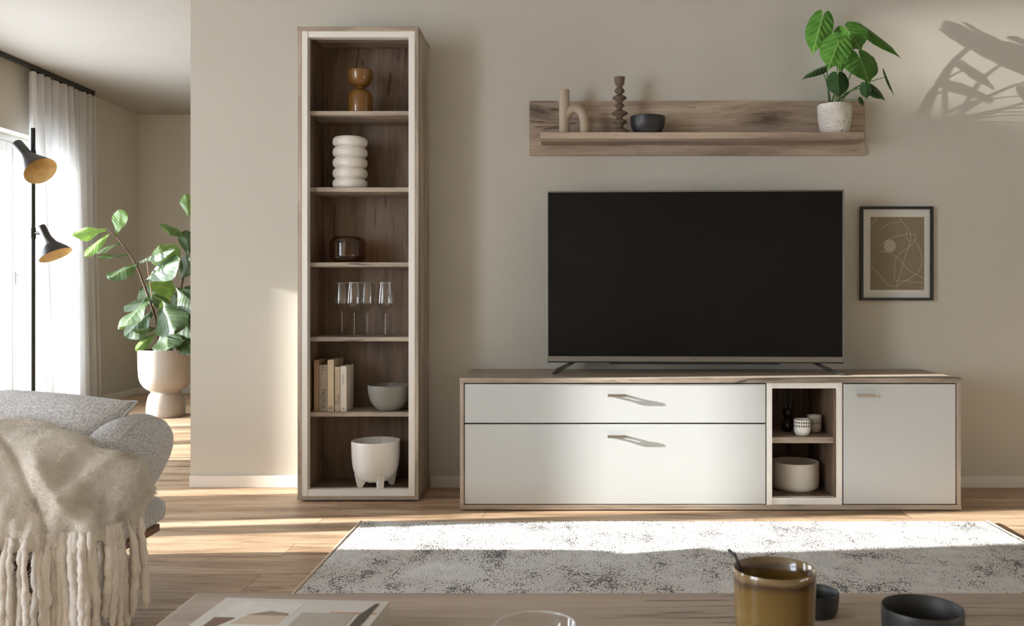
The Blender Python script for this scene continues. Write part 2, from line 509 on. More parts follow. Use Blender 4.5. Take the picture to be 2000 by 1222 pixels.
def leaf_mat(name, c_dark, c_lite, vein, veins=9, rough=.32):
    m = NT(name)
    tc = m.node('ShaderNodeTexCoord')
    sep = m.node('ShaderNodeSeparateXYZ', {0: tc.outputs['UV']})
    ax = m.math('ABSOLUTE', m.math('SUBTRACT', sep.outputs[0], .5))
    mid = m.math('LESS_THAN', ax, .022)
    ph = m.math('MULTIPLY', m.math('SUBTRACT', sep.outputs[1], m.math('MULTIPLY', ax, .55)), veins)
    fr = m.math('ABSOLUTE', m.math('SUBTRACT', m.math('FRACT', ph), .5))
    side = m.ramp(fr, [(0, (1, 1, 1)), (.05, (.6, .6, .6)), (.13, (0, 0, 0))])
    n = m.noise(m.coord(), 22, 4)
    col = m.ramp(n, [(.3, c_dark), (.7, c_lite)])
    col = m.mix(m.math('MULTIPLY', side, .35), col, vein)
    col = m.mix(m.math('MULTIPLY', mid, .7), col, vein)
    m.set(color=col, rough=rough, spec=.5)
    m.bump(m.math('ADD', fr, m.math('MULTIPLY', n, .3)), .55, .004)
    # thin leaf lets light through
    tl = m.node('ShaderNodeBsdfTranslucent', {'Color': (c_lite[0]*1.5, c_lite[1]*1.5, c_lite[2]*.8, 1)})
    mx = m.node('ShaderNodeMixShader', {0: .25, 1: m.b.outputs[0], 2: tl.outputs[0]})
    m.l.new(mx.outputs[0], m.out.inputs[0])
    return m.m
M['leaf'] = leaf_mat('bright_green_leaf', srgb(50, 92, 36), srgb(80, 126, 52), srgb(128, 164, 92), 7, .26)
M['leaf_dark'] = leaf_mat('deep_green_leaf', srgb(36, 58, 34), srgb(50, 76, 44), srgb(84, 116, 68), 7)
M['fig_leaf'] = leaf_mat('fig_leaf_green', srgb(48, 68, 42), srgb(74, 94, 58), srgb(126, 142, 104), 8, .42)
M['fig_leaf_lime'] = leaf_mat('young_fig_leaf', srgb(86, 116, 56), srgb(118, 146, 78), srgb(152, 170, 116), 8, .3)
M['stem'] = plain('green_stem', srgb(70, 92, 48), .5)
M['bark'] = plain('brown_stem', srgb(84, 62, 48), .8, bump=.4)
M['stake'] = plain('bamboo_stake', srgb(176, 150, 116), .7)

def book_mat(name, col): return plain(name, col, .6, var=.03, vscale=30)
M['ink'] = plain('dark_printing_ink', srgb(40, 32, 30), .7)
M['ink_grey'] = plain('grey_printing_ink', srgb(130, 126, 120), .7)
M['paper'] = plain('book_pages', srgb(226, 218, 202), .9, bump=.3, bscale=500)

# ------------------------------------------------------------------ room
bm = bmesh.new(); box(bm, XL - .32, XR + .2, YR - .3, YB + .2, -.12, 0)
struct('floor', bm, M['floor'])
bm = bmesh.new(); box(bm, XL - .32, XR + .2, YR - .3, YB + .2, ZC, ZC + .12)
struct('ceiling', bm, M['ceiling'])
struct('wall_far', B(XL - .32, XR + .2, YB, YB + .2, 0, ZC), M['wall'])
struct('wall_right', B(XR, XR + .2, YR - .3, YB, 0, ZC), M['wall'])
XP = (372 - U0) * 4.3 / FPX
struct('wall_television', B(XP, XR, 0, .14, 0, ZC), M['wall'])

# left wall: garden door, plus unseen windows added and sized to shape sun bands
OPEN = [(-5.9, -3.95, .0, 2.45), (-1.73, -1.18, .0, 2.10), (-1.080, -.957, .0, 2.10), (-.50, -.322, .0, 1.68), (WIN1[0], WIN1[1], 0, 2.095)]
bm = bmesh.new()
y = YR - .3
for (a, b, z0, z1) in OPEN:
    box(bm, XL - .32, XL, y, a, 0, ZC)
    if z0 > 0: box(bm, XL - .32, XL, a, b, 0, z0)
    box(bm, XL - .32, XL, a, b, z1, ZC)
    y = b
box(bm, XL - .32, XL, y, YB, 0, ZC)
struct('wall_left', bm, M['wall'])
struct('wall_rear', B(XL - .32, XR + .2, YR - .3, YR, 0, ZC), M['wall'])

# garden door (two leaves meeting at the handle) seen at the left edge
def framed(name, xf, a, b, z0, z1, posts=(), w=.055, leaf=.06):
    root = bpy.data.objects.new(name, None); COL.objects.link(root); root.location = (xf, (a + b) / 2, z0)
    root['kind'] = 'structure'
    bm = bmesh.new(); t = .07
    box(bm, xf - t, xf, a, a + w, z0, z1, .004); box(bm, xf - t, xf, b - w, b, z0, z1, .004)
    box(bm, xf - t, xf, a + w, b - w, z1 - w, z1, .004); box(bm, xf - t, xf, a + w, b - w, z0, z0 + w, .004)
    obj('window_frame', bm, M['upvc'], root)
    ys = [a + w] + list(posts) + [b - w]
    for i in range(len(ys) - 1):
        p, q = ys[i], ys[i + 1]
        bm = bmesh.new(); x1 = xf + .012; x0 = xf - .05
        zz0, zz1 = z0 + w, z1 - w
        box(bm, x0, x1, p + .003, p + leaf, zz0, zz1, .004); box(bm, x0, x1, q - leaf, q - .003, zz0, zz1, .004)
        box(bm, x0, x1, p + leaf, q - leaf, zz1 - leaf, zz1, .004); box(bm, x0, x1, p + leaf, q - leaf, zz0, zz0 + leaf * 1.3, .004)
        s = obj('sash', bm, M['upvc'], root)
        obj('pane', B(xf - .024, xf - .018, p + leaf, q - leaf, zz0 + leaf * 1.3, zz1 - leaf), M['pane'], s)
    return root
door = framed('door_1', XL - .13, WIN1[0], WIN1[1], 0.0, 2.095, posts=(1.1, 1.77, 2.43), leaf=.075)
bm = bmesh.new()
hx, hy, hz = XL - .118, 2.475, 1.05
box(bm, hx, hx + .008, hy - .014, hy + .014, hz - .06, hz + .04, .003)
tube(bm, [(hx, hy, hz + .01), (hx + .05, hy, hz + .01)], .009, 12, 1)
tube(bm, [(hx + .048, hy - .004, hz + .014), (hx + .05, hy + .02, hz + .012), (hx + .05, hy + .03, hz), (hx + .05, hy + .032, hz - .11)], .0085, 12, 4)
obj('door_handle', bm, M['upvc'], door)
framed('window_1', XL - .13, -5.9, -3.95, 0, 2.45, posts=(-4.9,), leaf=.04, w=.03)  # unseen window, added to bring daylight in from the front left
for i, (a, b, z0, z1) in enumerate(OPEN[1:4]):  # unseen openings, sized so sun bands fall on floor, wall and sideboard
    r_ = bpy.data.objects.new('window_%d' % (i + 2), None); COL.objects.link(r_); r_.location = (XL - .13, (a + b) / 2, 0); r_['kind'] = 'structure'
    obj('pane', B(XL - .15, XL - .144, a, b, z0, z1), M['pane'], r_)

# skirting boards
def baseboard(name, x0, x1, y0, y1):
    struct(name, B(x0, x1, y0, y1, 0, .056, .002), M['trim'])
baseboard('baseboard_television', XP, -1.222, -.014, 0)
baseboard('trim_1', -.676, -.485, -.014, 0)
baseboard('trim_2', 1.642, XR, -.014, 0)
baseboard('baseboard_far', XL, XR, YB - .014, YB)
baseboard('baseboard_left', XL, XL + .014, WIN1[1] + .03, YB - .014)
baseboard('baseboard_right', XR - .014, XR, YR, -.014)

# ------------------------------------------------------------------ curtain and rail
rail = obj('curtain_rail', B(XL + .075, XL + .105, -2.0, 3.17, ZC - .034, ZC, .003), M['black_metal'], origin=(XL + .09, 0, ZC))
tag(rail, 'slim black curtain rail fixed to the ceiling above the garden door', 'curtain rail')
def curtain(label, yt0, yt1, yb0, yb1, waves, nu=220, nv=40):
    ct = thing('curtain', label, 'curtain', (XL + .09, (yt0 + yt1) / 2, 0))
    bm = bmesh.new(); gv = []
    for j in range(nv + 1):
        t = j / nv; z = .015 + (ZC - .05 - .015) * t
        row = []
        for i in range(nu + 1):
            s = i / nu
            yt = yt0 + (yt1 - yt0) * s; yb = yb0 + (yb1 - yb0) * s
            yy = yb + (yt - yb) * t + .012 * math.sin(t * 5 + s * 9)
            amp = .032 + .022 * (1 - t)
            ph = s * 2 * math.pi * waves + 1.6 * math.sin(s * 7) + .35 * math.sin(t * 3 + s * 4)
            row.append(bm.verts.new((XL + .09 + amp * math.sin(ph) + .012 * math.sin(ph * 2.3 + t * 2), yy, z)))
        gv.append(row)
    for j in range(nv):
        for i in range(nu):
            bm.faces.new((gv[j][i], gv[j][i+1], gv[j+1][i+1], gv[j+1][i]))
    obj('curtain_fabric', bm, M['curtain'], ct, sharp=None).data.shade_smooth()
    n = int((yt1 - yt0) / .075)
    for i in range(n + 1):
        yy = yt0 + .02 + (yt1 - yt0 - .04) * i / n
        obj('curtain_glider', B(XL + .084, XL + .096, yy - .004, yy + .004, ZC - .052, ZC - .034), M['black_metal'], ct)
curtain('sheer white floor-length curtain hanging in folds beside the garden door', 2.30, 3.17, 2.42, 3.20, 9.5)

# ------------------------------------------------------------------ rug
RX0, RX1, RY0, RY1 = -.845, 1.65, -2.45, -.685
rg = thing('area_rug', 'large mottled cream, grey and black rug on the oak floor', 'rug', ((RX0 + RX1) / 2, (RY0 + RY1) / 2, 0))
bm = bmesh.new(); NX, NY = 250, 180; gv = []
for j in range(NY + 1):
    row = []
    for i in range(NX + 1):
        x = RX0 + (RX1 - RX0) * i / NX; y = RY0 + (RY1 - RY0) * j / NY
        e = min(i, NX - i, j, NY - j)
        z = .011 + .0016 * noise.noise(Vector((x * 45, y * 45, 0))) + .001 * noise.noise(Vector((x * 9, y * 9, 3)))
        if e == 0: z = .001
        row.append(bm.verts.new((x, y, z)))
    gv.append(row)
for j in range(NY):
    for i in range(NX):
        bm.faces.new((gv[j][i], gv[j][i+1], gv[j+1][i+1], gv[j+1][i]))
obj('pile', bm, M['rug'], rg, sharp=None).data.shade_smooth()
for x in (RX0, RX1):
    bm = bmesh.new(); tube(bm, [(x, RY0 + (RY1 - RY0) * k / 60, .0065 + .0006 * math.sin(k)) for k in range(61)], .0062, 8, 1)
    obj('edge_binding', bm, M['rug_edge'], rg, label='cream bound side edge')

# ------------------------------------------------------------------ tall cabinet
D2 = 4.0; YF2 = CAMY + D2                     # front plane
def cx(u, D=D2): return (u - U0) * D / FPX
def cz(v, D=D2): return EYE + (V0 - v) * D / FPX
x0, x1, zt, zb = cx(581), cx(817), cz(52), cz(976)
root = thing('tall_display_cabinet', 'tall narrow grey-oak display cabinet with white inner frame and open shelves', 'cabinet', ((x0 + x1) / 2, (YF2) / 2, 0))
T = .0165
W = x1 - x0
obj('top_panel', B(x0 - .002, x1 + .002, YF2 - .003, -.002, zt - T - .002, zt, .0015), M['oak_x'], root)
obj('bottom_panel', B(x0 - .002, x1 + .002, YF2 - .003, -.002, zb, zb + T, .0015), M['oak_x'], root)
zin0, zin1 = zb + T, zt - T - .002
for xa in (x0, x1 - T):
    obj('side_panel', B(xa, xa + T, YF2, -.002, zin0, zin1, .001), M['oak_z'], root)
obj('back_panel', B(x0 + T, x1 - T, -.012, -.004, zin0, zin1), M['oak_in'], root)
# white frame: two stiles and two rails, 55 mm deep
fd = .045; fw = cx(606) - x0 - T - .004; fw = .027
lx0, lx1 = x0 + T, x1 - T
zr0, zr1 = cz(956), cz(72)
fr = obj('white_frame', B(lx0, lx0 + fw, YF2 + .002, YF2 + fd, zin0, zin1, .001), M['white_frame'], root, label='white lacquered inner frame')
obj('frame_stile', B(lx1 - fw, lx1, YF2 + .002, YF2 + fd, zin0, zin1, .001), M['white_frame'], fr)
obj('frame_rail', B(lx0 + fw, lx1 - fw, YF2 + .004, YF2 + fd, zr1, zin1, .001), M['white_frame'], fr)
obj('frame_rail', B(lx0 + fw, lx1 - fw, YF2 + .004, YF2 + fd, zin0, zr0, .001), M['white_frame'], fr)
# inner lining: thicker sides behind the frame
bm = bmesh.new()
box(bm, lx0, lx0 + fw - .004, YF2 + fd, -.012, zin0, zin1); box(bm, lx1 - fw + .004, lx1, YF2 + fd, -.012, zin0, zin1)
obj('inner_lining', bm, M['oak_in'], root)
obj('cabinet_floor', B(lx0 + fw - .004, lx1 - fw + .004, YF2 + fd, -.012, zin0, zr0 - .002), M['oak_in'], root)
YS = YF2 + fd + .002; DS = YS - CAMY
SHELF = []
for v in (221, 370, 516.5, 662, 809):
    zz = cz(v, DS); th = .0195
    obj('shelf', B(lx0 + fw - .004, lx1 - fw + .004, YS, -.012, zz - th / 2, zz + th / 2, .001), M['oak_x'], root)
    SHELF.append(zz + th / 2)
for xa in (x0 + .03, x1 - .11):
    for ya in (YF2 + .02, -.07): obj('foot', B(xa, xa + .08, ya, ya + .05, 0, zb, .001), M['plastic'], root)
CAB_FLOOR = zr0 - .002

def vase(name, label, cat, prof_px, u, D, zbase, mat, n=56, group=None, extra=None):
    """prof_px: (radius px, height px above base) at distance D"""
    k = kx(D)
    p = at(u, 578, D)
    bm = bmesh.new()
    lathe(bm, [(r * k, h * k) for r, h in prof_px], (p.x, p.y, zbase), n)
    o = obj(name, bm, mat, origin=(p.x, p.y, zbase), sharp=40)
    tag(o, label, cat, group)
    return o

def rounded(pts, sub=5):
    return [(max(0, p.x), p.y) for p in smooth_path([Vector((a, b, 0)) for a, b in pts], sub)]

D = 4.13
# shelf 1: amber hourglass vase
pr = [(0, 0), (21, 0), (23, 2)] + rounded([(23, 3), (24, 20), (23.5, 34), (19, 44), (10, 49.5), (7.5, 51), (8, 53), (15, 57), (21, 64), (24, 74), (25, 84)]) + [(24, 85.5), (23, 84)] + rounded([(22.5, 80), (20, 68), (12, 60), (0, 58)])
vase('hourglass_vase', 'glossy amber hourglass-shaped vase on the topmost cabinet shelf', 'vase', pr, 704, D, SHELF[0], M['amber_ceramic'])
# shelf 2: white stacked ring vase
pr = [(0, 0), (26, 0)]
hs = 20.4
for i in range(5):
    b = i * hs
    for a in range(-80, 81, 16):
        pr.append((24.5 + 9 * max(0, math.cos(R(a))) ** .7, b + 10.2 + 9.6 * math.sin(R(a))))
pr += [(22, 5 * hs), (20, 5 * hs - 3), (20, 60), (0, 60)]
vase('ring_vase', 'matt white vase of five stacked rings on the second cabinet shelf', 'vase', pr, 684, D, SHELF[1], M['white_ceramic'])
# shelf 3: smoked amber glass vase, double walled
pr = rounded([(0, .5), (22, .5), (30, 3), (34.5, 11), (35, 26), (34.5, 40), (30, 48), (24, 51)], 5) + rounded([(22, 50.5), (19, 46), (18.5, 26), (18, 10), (12, 6), (0, 5.5)], 5)
k = kx(D); p = at(679.5, 578, D)
t = thing('glass_vase', 'squat smoked amber glass vase on the third cabinet shelf', 'vase', (p.x, p.y, SHELF[2]))
bm = bmesh.new(); lathe(bm, [(r * k, h * k + .0003) for r, h in pr], (p.x, p.y, SHELF[2]), 56)
obj('vase_body', bm, M['amber_glass'], t)
# shelf 4: wine glasses
def wine_glass():
    o = thing('wine_glass', 'g', 'wine glass', (0, 0, 0))
    k = 1.0
    H = .243
    bm = bmesh.new()
    th = .0012
    out = [(.0045, .112), (.012, .1175), (.0405, .147), (.0410, .150), (.038, .185), (.0325, .225), (.0300, H)]
    ins = [(.0300 - th, H), (.0325 - th, .225), (.038 - th, .185), (.0396, .151), (.0385, .1485), (.012, .1205), (0, .1175)]
    lathe(bm, out + ins, (0, 0, 0), 40)
    obj('glass_bowl', bm, M['clear_glass'], o, world=False)
    bm = bmesh.new(); tube(bm, [(.0296 * math.cos(i * math.pi / 20), .0296 * math.sin(i * math.pi / 20), H) for i in range(41)], .0009, 6, 1, caps=False)
    obj('glass_rim', bm, M['glass_rim'], o, world=False)
    bm = bmesh.new(); lathe(bm, rounded([(.0035, .004), (.003, .02), (.0028, .06), (.0032, .1), (.0055, .1135)], 3), (0, 0, 0), 16)
    obj('glass_stem', bm, M['clear_glass'], o, world=False)
    bm = bmesh.new(); lathe(bm, [(0, .0002), (.033, .0002), (.034, .001), (.030, .0022), (.012, .0035), (.0035, .006), (0, .006)], (0, 0, 0), 40)
    obj('glass_foot', bm, M['clear_glass'], o, world=False)
    return o
wg = wine_glass()
spots = [(692, 4.08, 'clear wine glass, second from the left, standing in front on the fourth cabinet shelf'),
         (753, 4.085, 'clear wine glass at the right end of the row of four'),
         (668, 4.17, 'clear wine glass at the left end, standing behind its neighbour'),
         (717, 4.18, 'clear wine glass, third from the left, standing towards the back of the shelf')]
for i, (u, D, lab) in enumerate(spots):
    if i == 0: o = wg
    else:
        o = wg.copy(); COL.objects.link(o)
        for ch in wg.children:
            c = ch.copy(); COL.objects.link(c); c.parent = o
    p = at(u, 578, D); o.location = (p.x, p.y, SHELF[3])
    tag(o, lab, 'wine glass', 'wine glasses on the fourth cabinet shelf')

# shelf 5: books and bowl
def book(u0, u1, vt, depth, col, label, D=4.07, cover_thick=.0022, mname='cover'):
    xa, xb = cx(u0, D), cx(u1, D)
    z0 = SHELF[4]; h = cz(vt, D) - z0
    y0 = CAMY + D
    t = thing('book', label, 'book', ((xa + xb) / 2, y0, z0), 'books on the fifth cabinet shelf')
    c = cover_thick; mat = book_mat('book_' + mname, col)
    bm = bmesh.new()
    box(bm, xa, xb, y0, y0 + c, z0, z0 + h, .0008); box(bm, xa, xa + c, y0 + c, y0 + depth, z0, z0 + h); box(bm, xb - c, xb, y0 + c, y0 + depth, z0, z0 + h)
    obj('cover', bm, mat, t)
    obj('pages', B(xa + c, xb - c, y0 + c, y0 + depth - .004, z0 + .003, z0 + h - .003), M['paper'], t)
    return t, (xa + xb) / 2, y0 - .0003, z0, h
def spine_text(t, txt, size, x, y, z, mat, down=True, spacing=1.0, name='spine_lettering'):
    m4 = Matrix.Translation((x, y, z)) @ Matrix.Rotation(R(90), 4, 'X') @ Matrix.Rotation(R(-90 if down else 0), 4, 'Z')
    obj(name, text_bm(txt, size, m4, spacing=spacing), mat, t, sharp=None)
k = kx(4.07)
book(613, 622.8, 703, .15, srgb(156, 128, 98), 'tan-brown book leaning at the left end of the book row', mname='tan')
t, x, y, z, h = book(623.4, 639, 712.5, .15, srgb(150, 136, 120), 'taupe book with large dark capitals down its spine', mname='taupe')
spine_text(t, 'TACITUS', .0245, x, y, z + 25.5 * k, M['ink'], spacing=.88)
spine_text(t, 'DIE', .008, x, y, z + 86 * k, M['ink'], down=False)
spine_text(t, 'ANNALEN', .0052, x, y, z + 81.5 * k, M['ink'], down=False)
t, x, y, z, h = book(639.6, 652, 702.5, .17, srgb(206, 190, 156), 'cream book, the tallest in the middle, with a small dark emblem at the foot', mname='cream')
bm = bmesh.new()
for zz in (5, 9):
    for s in (-1, 1):
        box(bm, x + s * 2.6 * k - .0012, x + s * 2.6 * k + .0012, y - .0002, y + .0003, z + (zz - 1.2) * k, z + (zz + 1.6) * k)
    box(bm, x - 2.8 * k, x + 2.8 * k, y - .0002, y + .0003, z + (zz + 1.2) * k, z + (zz + 1.9) * k)
    box(bm, x - 1.2 * k, x + 1.2 * k, y - .0002, y + .0003, z + (zz - 1.2) * k, z + (zz - .3) * k)
obj('spine_emblem', bm, M['ink'], t, sharp=None)
t, x, y, z, h = book(654, 664, 716, .12, srgb(190, 174, 150), 'beige book with fine dark script on the lower half of its spine', mname='beige')
spine_text(t, 'Bel Fantasy', .010, x + 1.6 * k, y, z + 22 * k, M['ink'])
spine_text(t, 'sabine', .008, x - 2.4 * k, y, z + 18 * k, M['ink'])
t, x, y, z, h = book(664.8, 676.5, 714.5, .135, srgb(226, 218, 206), 'white book at the right end with pale grey lettering on the spine', mname='white')
spine_text(t, 'BRAQUE', .011, x - .8 * k, y, z + 62 * k, M['ink_grey'], spacing=1.05)
bm = bmesh.new(); lathe(bm, [(0, 0), (.0026, 0), (.0026, .0005), (0, .0005)], (0, 0, 0), 12)
bmesh.ops.transform(bm, matrix=Matrix.Translation((x + .001, y, z + 6 * k)) @ Matrix.Rotation(R(90), 4, 'X'), verts=bm.verts)
obj('spine_emblem', bm, M['ink'], t)

D = 4.12
pr = rounded([(0, 0), (18, 0), (23, 2), (34, 14), (40, 30), (42, 48)], 6) + [(41.3, 50), (40, 48)] + rounded([(38, 30), (32, 15), (22, 5), (0, 4)], 5)
vase('serving_bowl', 'dark grey round bowl to the right of the cabinet books', 'bowl', pr, 761, D, SHELF[4], M['grey_ceramic'])
# footed pot
D = 4.10; k = kx(D); p = at(734, 578, D)
t = thing('footed_planter', 'white ceramic pot on four stubby feet in the bottom compartment', 'pot', (p.x, p.y, CAB_FLOOR))
pr = rounded([(0, 9), (16, 9), (30, 14), (41, 28), (45.5, 50), (47, 86)], 6) + [(46, 88.5), (44.5, 86.5)] + rounded([(43, 50), (38, 30), (28, 18), (0, 14)], 5)
bm = bmesh.new(); lathe(bm, [(r * k, h * k) for r, h in pr], (p.x, p.y, CAB_FLOOR), 64)
obj('pot_body', bm, M['gloss_white'], t, sharp=50)
for a in (-62, 28, 118, 208):
    ca, sa = math.cos(R(a)), math.sin(R(a)); bm = bmesh.new()
    def P(r, s, h): return Vector((p.x + (r * ca - s * sa) * k, p.y + (r * sa + s * ca) * k, CAB_FLOOR + h * k))
    pts = [P(41, -5.5, 26), P(35, -5.5, 0), P(28, -5.5, 0), P(20, -5.5, 12)]
    extr_poly(bm, pts, P(0, 11, 0) - P(0, 0, 0))
    obj('pot_foot', bm, M['gloss_white'], t)

# ------------------------------------------------------------------ lowboard
D1 = 3.827; YF1 = CAMY + D1
lx = lambda u: cx(u, D1)
lz = lambda v: cz(v, D1)
root = thing('lowboard', 'long low grey-oak media sideboard with white fronts and an open niche', 'sideboard', (lx(1388), YF1 / 2, 0))
zt, zb = lz(738), lz(995); TT = .0205
obj('top_panel', B(lx(897.5), lx(1878.5), YF1 - .004, -.003, zt - TT, zt, .0015), M['oak_x'], root)
obj('bottom_panel', B(lx(898), lx(1877.5), YF1 - .002, -.003, zb, zb + .020, .0015), M['oak_x'], root)
z0, z1 = zb + .020, zt - TT
obj('side_panel', B(lx(898.5), lx(906), YF1, -.003, z0, z1, .001), M['oak_z'], root)
obj('side_panel', B(lx(1868.8), lx(1877), YF1, -.003, z0, z1, .001), M['oak_z'], root)
obj('back_panel', B(lx(906), lx(1868.8), -.012, -.004, z0, z1), M['oak_in'], root)
obj('divider_panel', B(lx(1498), lx(1502.5), YF1 + .03, -.012, z0, z1), M['oak_in'], root)
obj('divider_panel', B(lx(1634), lx(1646), YF1 + .012, -.012, z0, z1), M['oak_in'], root)
obj('gap_shade_block', B(lx(906), lx(1498), YF1 + .024, -.012, z0, z1), M['gap_shade'], root)  # solid infill, coloured dark as the shade in the front gaps
obj('gap_shade_block', B(lx(1646), lx(1868.8), YF1 + .024, -.012, z0, z1), M['gap_shade'], root)
def handle(par, ua, ub, v):
    xa, xb, z = lx(ua), lx(ub), lz(v)
    bm = bmesh.new()
    yb = YF1 - .012
    box(bm, xa, xb, yb - .006, yb, z - .006, z + .006, .0012)
    box(bm, xa + .006, xa + .014, yb, YF1 + .003, z - .004, z + .004); box(bm, xb - .014, xb - .006, yb, YF1 + .003, z - .004, z + .004)
    obj('handle', bm, M['nickel'], par, label='brushed nickel bar handle')
def front(name, ua, ub, va, vb, hu, hv):
    f = obj(name, B(lx(ua), lx(ub), YF1 + .002, YF1 + .020, lz(vb), lz(va), .0012), M['lacquer'], root, label='white lacquered front')
    handle(f, hu, hu + 37, hv)
front('drawer', 907.6, 1495.4, 749.8, 825.6, 1186, 771.5)
front('flap_door', 907.6, 1495.4, 828.4, 984.2, 1186, 851.5)
front('door', 1648, 1866.6, 749.8, 984.2, 1672, 772)
# white niche frame
nf = obj('niche_frame', B(lx(1497.5), lx(1508.5), YF1 + .003, YF1 + .045, z0, z1, .001), M['white_frame'], root, label='white lacquered niche frame')
obj('frame_stile', B(lx(1634.5), lx(1645.5), YF1 + .003, YF1 + .045, z0, z1, .001), M['white_frame'], nf)
obj('frame_rail', B(lx(1508.5), lx(1634.5), YF1 + .006, YF1 + .045, lz(758.5), z1, .001), M['white_frame'], nf)
obj('frame_rail', B(lx(1508.5), lx(1634.5), YF1 + .006, YF1 + .045, z0, lz(972.5), .001), M['white_frame'], nf)
DN = D1 + .047
NZ = cz(853.5, DN)
obj('niche_shelf', B(lx(1502.5), lx(1634), YF1 + .047, -.012, cz(865, DN), NZ, .001), M['oak_x'], root)
obj('niche_floor', B(lx(1502.5), lx(1634), YF1 + .045, -.012, z0, lz(972.5) - .002), M['oak_in'], root)
NF = lz(972.5) - .002
for xa in (lx(925), lx(1350), lx(1760)):
    for ya in (YF1 + .03, -.1): obj('foot', B(xa, xa + .16, ya, ya + .05, 0, zb, .001), M['plastic'], root)
LT = zt

# niche contents
D = 4.04; k = kx(D)
p = at(1538, 578, D)
t = thing('black_vase', 'small black glass vase with two thin necks in the upper niche', 'vase', (p.x, p.y, NZ))
bm = bmesh.new()
lathe(bm, [(r * k, h * k) for r, h in rounded([(0, 0), (8, 0), (11, 5), (12, 12), (10, 20), (6, 25), (9, 31), (10, 37), (7, 44), (0, 47)], 5)], (p.x, p.y, NZ), 32)
obj('vase_body', bm, M['black_vase'], t, sharp=60)
for s in (-1, 1):
    bm = bmesh.new(); tube(bm, [(p.x + s * 3.5 * k, p.y, NZ + 42 * k), (p.x + s * 5 * k, p.y, NZ + 58 * k), (p.x + s * 5.5 * k, p.y, NZ + 78 * k)], [2.4 * k, 1.5 * k, 1.9 * k], 10)
    obj('vase_neck', bm, M['black_vase'], t)

def cup_mat(name, kind):
    m = NT(name)
    tc = m.node('ShaderNodeTexCoord'); sep = m.node('ShaderNodeSeparateXYZ', {0: tc.outputs['UV']})
    if kind == 'dots':
        fu = m.math('ABSOLUTE', m.math('SUBTRACT', m.math('FRACT', m.math('MULTIPLY', sep.outputs[0], 22)), .5))
        hv = m.math('MULTIPLY', m.math('SUBTRACT', sep.outputs[1], .036), 1 / .0145)
        fv = m.math('ABSOLUTE', m.math('SUBTRACT', m.math('FRACT', hv), .5))
        rng = m.math('MULTIPLY', m.math('GREATER_THAN', hv, 0), m.math('LESS_THAN', hv, 2.55))
        dot = m.math('MULTIPLY', m.math('MULTIPLY', m.math('LESS_THAN', fu, .27), m.math('LESS_THAN', fv, .28)), rng)
        col = m.mix(dot, srgb(232, 228, 218), srgb(34, 32, 30))
    else:
        line = m.math('LESS_THAN', m.math('ABSOLUTE', m.math('SUBTRACT', sep.outputs[1], .041)), .0009)
        up = m.math('GREATER_THAN', sep.outputs[1], .041)
        lines = m.math('GREATER_THAN', m.math('FRACT', m.math('MULTIPLY', sep.outputs[0], 40)), .55)
        col = m.mix(m.math('MULTIPLY', up, m.math('MULTIPLY', lines, .4)), srgb(214, 208, 194), srgb(140, 140, 124))
        col = m.mix(m.math('MULTIPLY', up, .25), col, srgb(170, 170, 156))
        col = m.mix(line, col, srgb(96, 84, 70))
    m.set(color=col, rough=.3)
    return m.m
def niche_cup(u, D, r, h, label, mat):
    k = kx(D); p = at(u, 578, D)
    t = thing('cup', label, 'cup', (p.x, p.y, NZ), 'small cups in the sideboard niche')
    pr = rounded([(0, 0), (r * .55, 0), (r * .85, 3), (r * .98, 10), (r, 20), (r, h)], 5)
    bm = bmesh.new(); lathe(bm, [(a * k, b * k) for a, b in pr] + [((r - .6) * k, (h + .6) * k), ((r - 1.3) * k, h * k)], (p.x, p.y, NZ), 44, uv=True)
    obj('cup_body', bm, mat, t, sharp=60)
    bm = bmesh.new(); lathe(bm, [((r - 1.3) * k, h * k), ((r - 1.4) * k, 12 * k), ((r - 5) * k, 4 * k), (0, 3.5 * k)], (p.x, p.y, NZ), 44)
    obj('cup_inside', bm, M['gloss_white'], t, sharp=60)
niche_cup(1566.5, 3.925, 16, 32, 'white cup with three rows of black square dots, front one in the niche', cup_mat('dotted_cup', 'dots'))
niche_cup(1590.5, 4.02, 14.2, 33, 'cream cup with a thin line around it, standing behind the dotted cup', cup_mat('lined_cup', 'line'))
D = 4.03
pr = [(0, 0), (38, 0)] + rounded([(40, .5), (43, 3), (45.5, 8), (46, 25), (45.7, 52)], 4) + [(45, 54), (43.5, 53), (43, 8), (38, 4), (0, 4)]
vase('straight_sided_bowl', 'large cream straight-sided bowl in the lower niche of the sideboard', 'bowl', pr, 1552.5, D, NF, M['sand_bowl'])

# ------------------------------------------------------------------ television
Dt = 4.075
xa, xb = cx(1070.5, 4.10), cx(1645, 4.045)
tvw = 1.3235; tcx = (cx(1070.5, 4.105) + cx(1645.3, 4.045)) / 2
tvroot = thing('television', 'large flat-screen television, switched off, standing on the sideboard', 'television', (tcx, CAMY + Dt, LT), rot=(0, 0, R(-2.6)))
zA, zB = EYE + (V0 - 706) * kx(Dt) - LT, EYE + (V0 - 372) * kx(Dt) - LT
hw = tvw / 2
L = dict(world=False)
obj('bezel', bm := box(box(box(box(bmesh.new(), -hw, -hw + .006, -.012, .014, zA, zB, .001), hw - .006, hw, -.012, .014, zA, zB, .001), -hw + .006, hw - .006, -.012, .014, zB - .007, zB, .001), -hw + .006, hw - .006, -.014, .014, zA, zA + .024, .001), plain('pewter_bezel', srgb(140, 138, 130), .3, metal=.7, var=.02), tvroot, label='thin pewter-coloured bezel', **L)
mscr = NT('screen_glass'); mscr.set(color=mscr.ramp(mscr.noise(mscr.coord(), 2, 1), [(0, (.006, .006, .006)), (1, (.009, .009, .009))]), rough=.12, spec=.2)
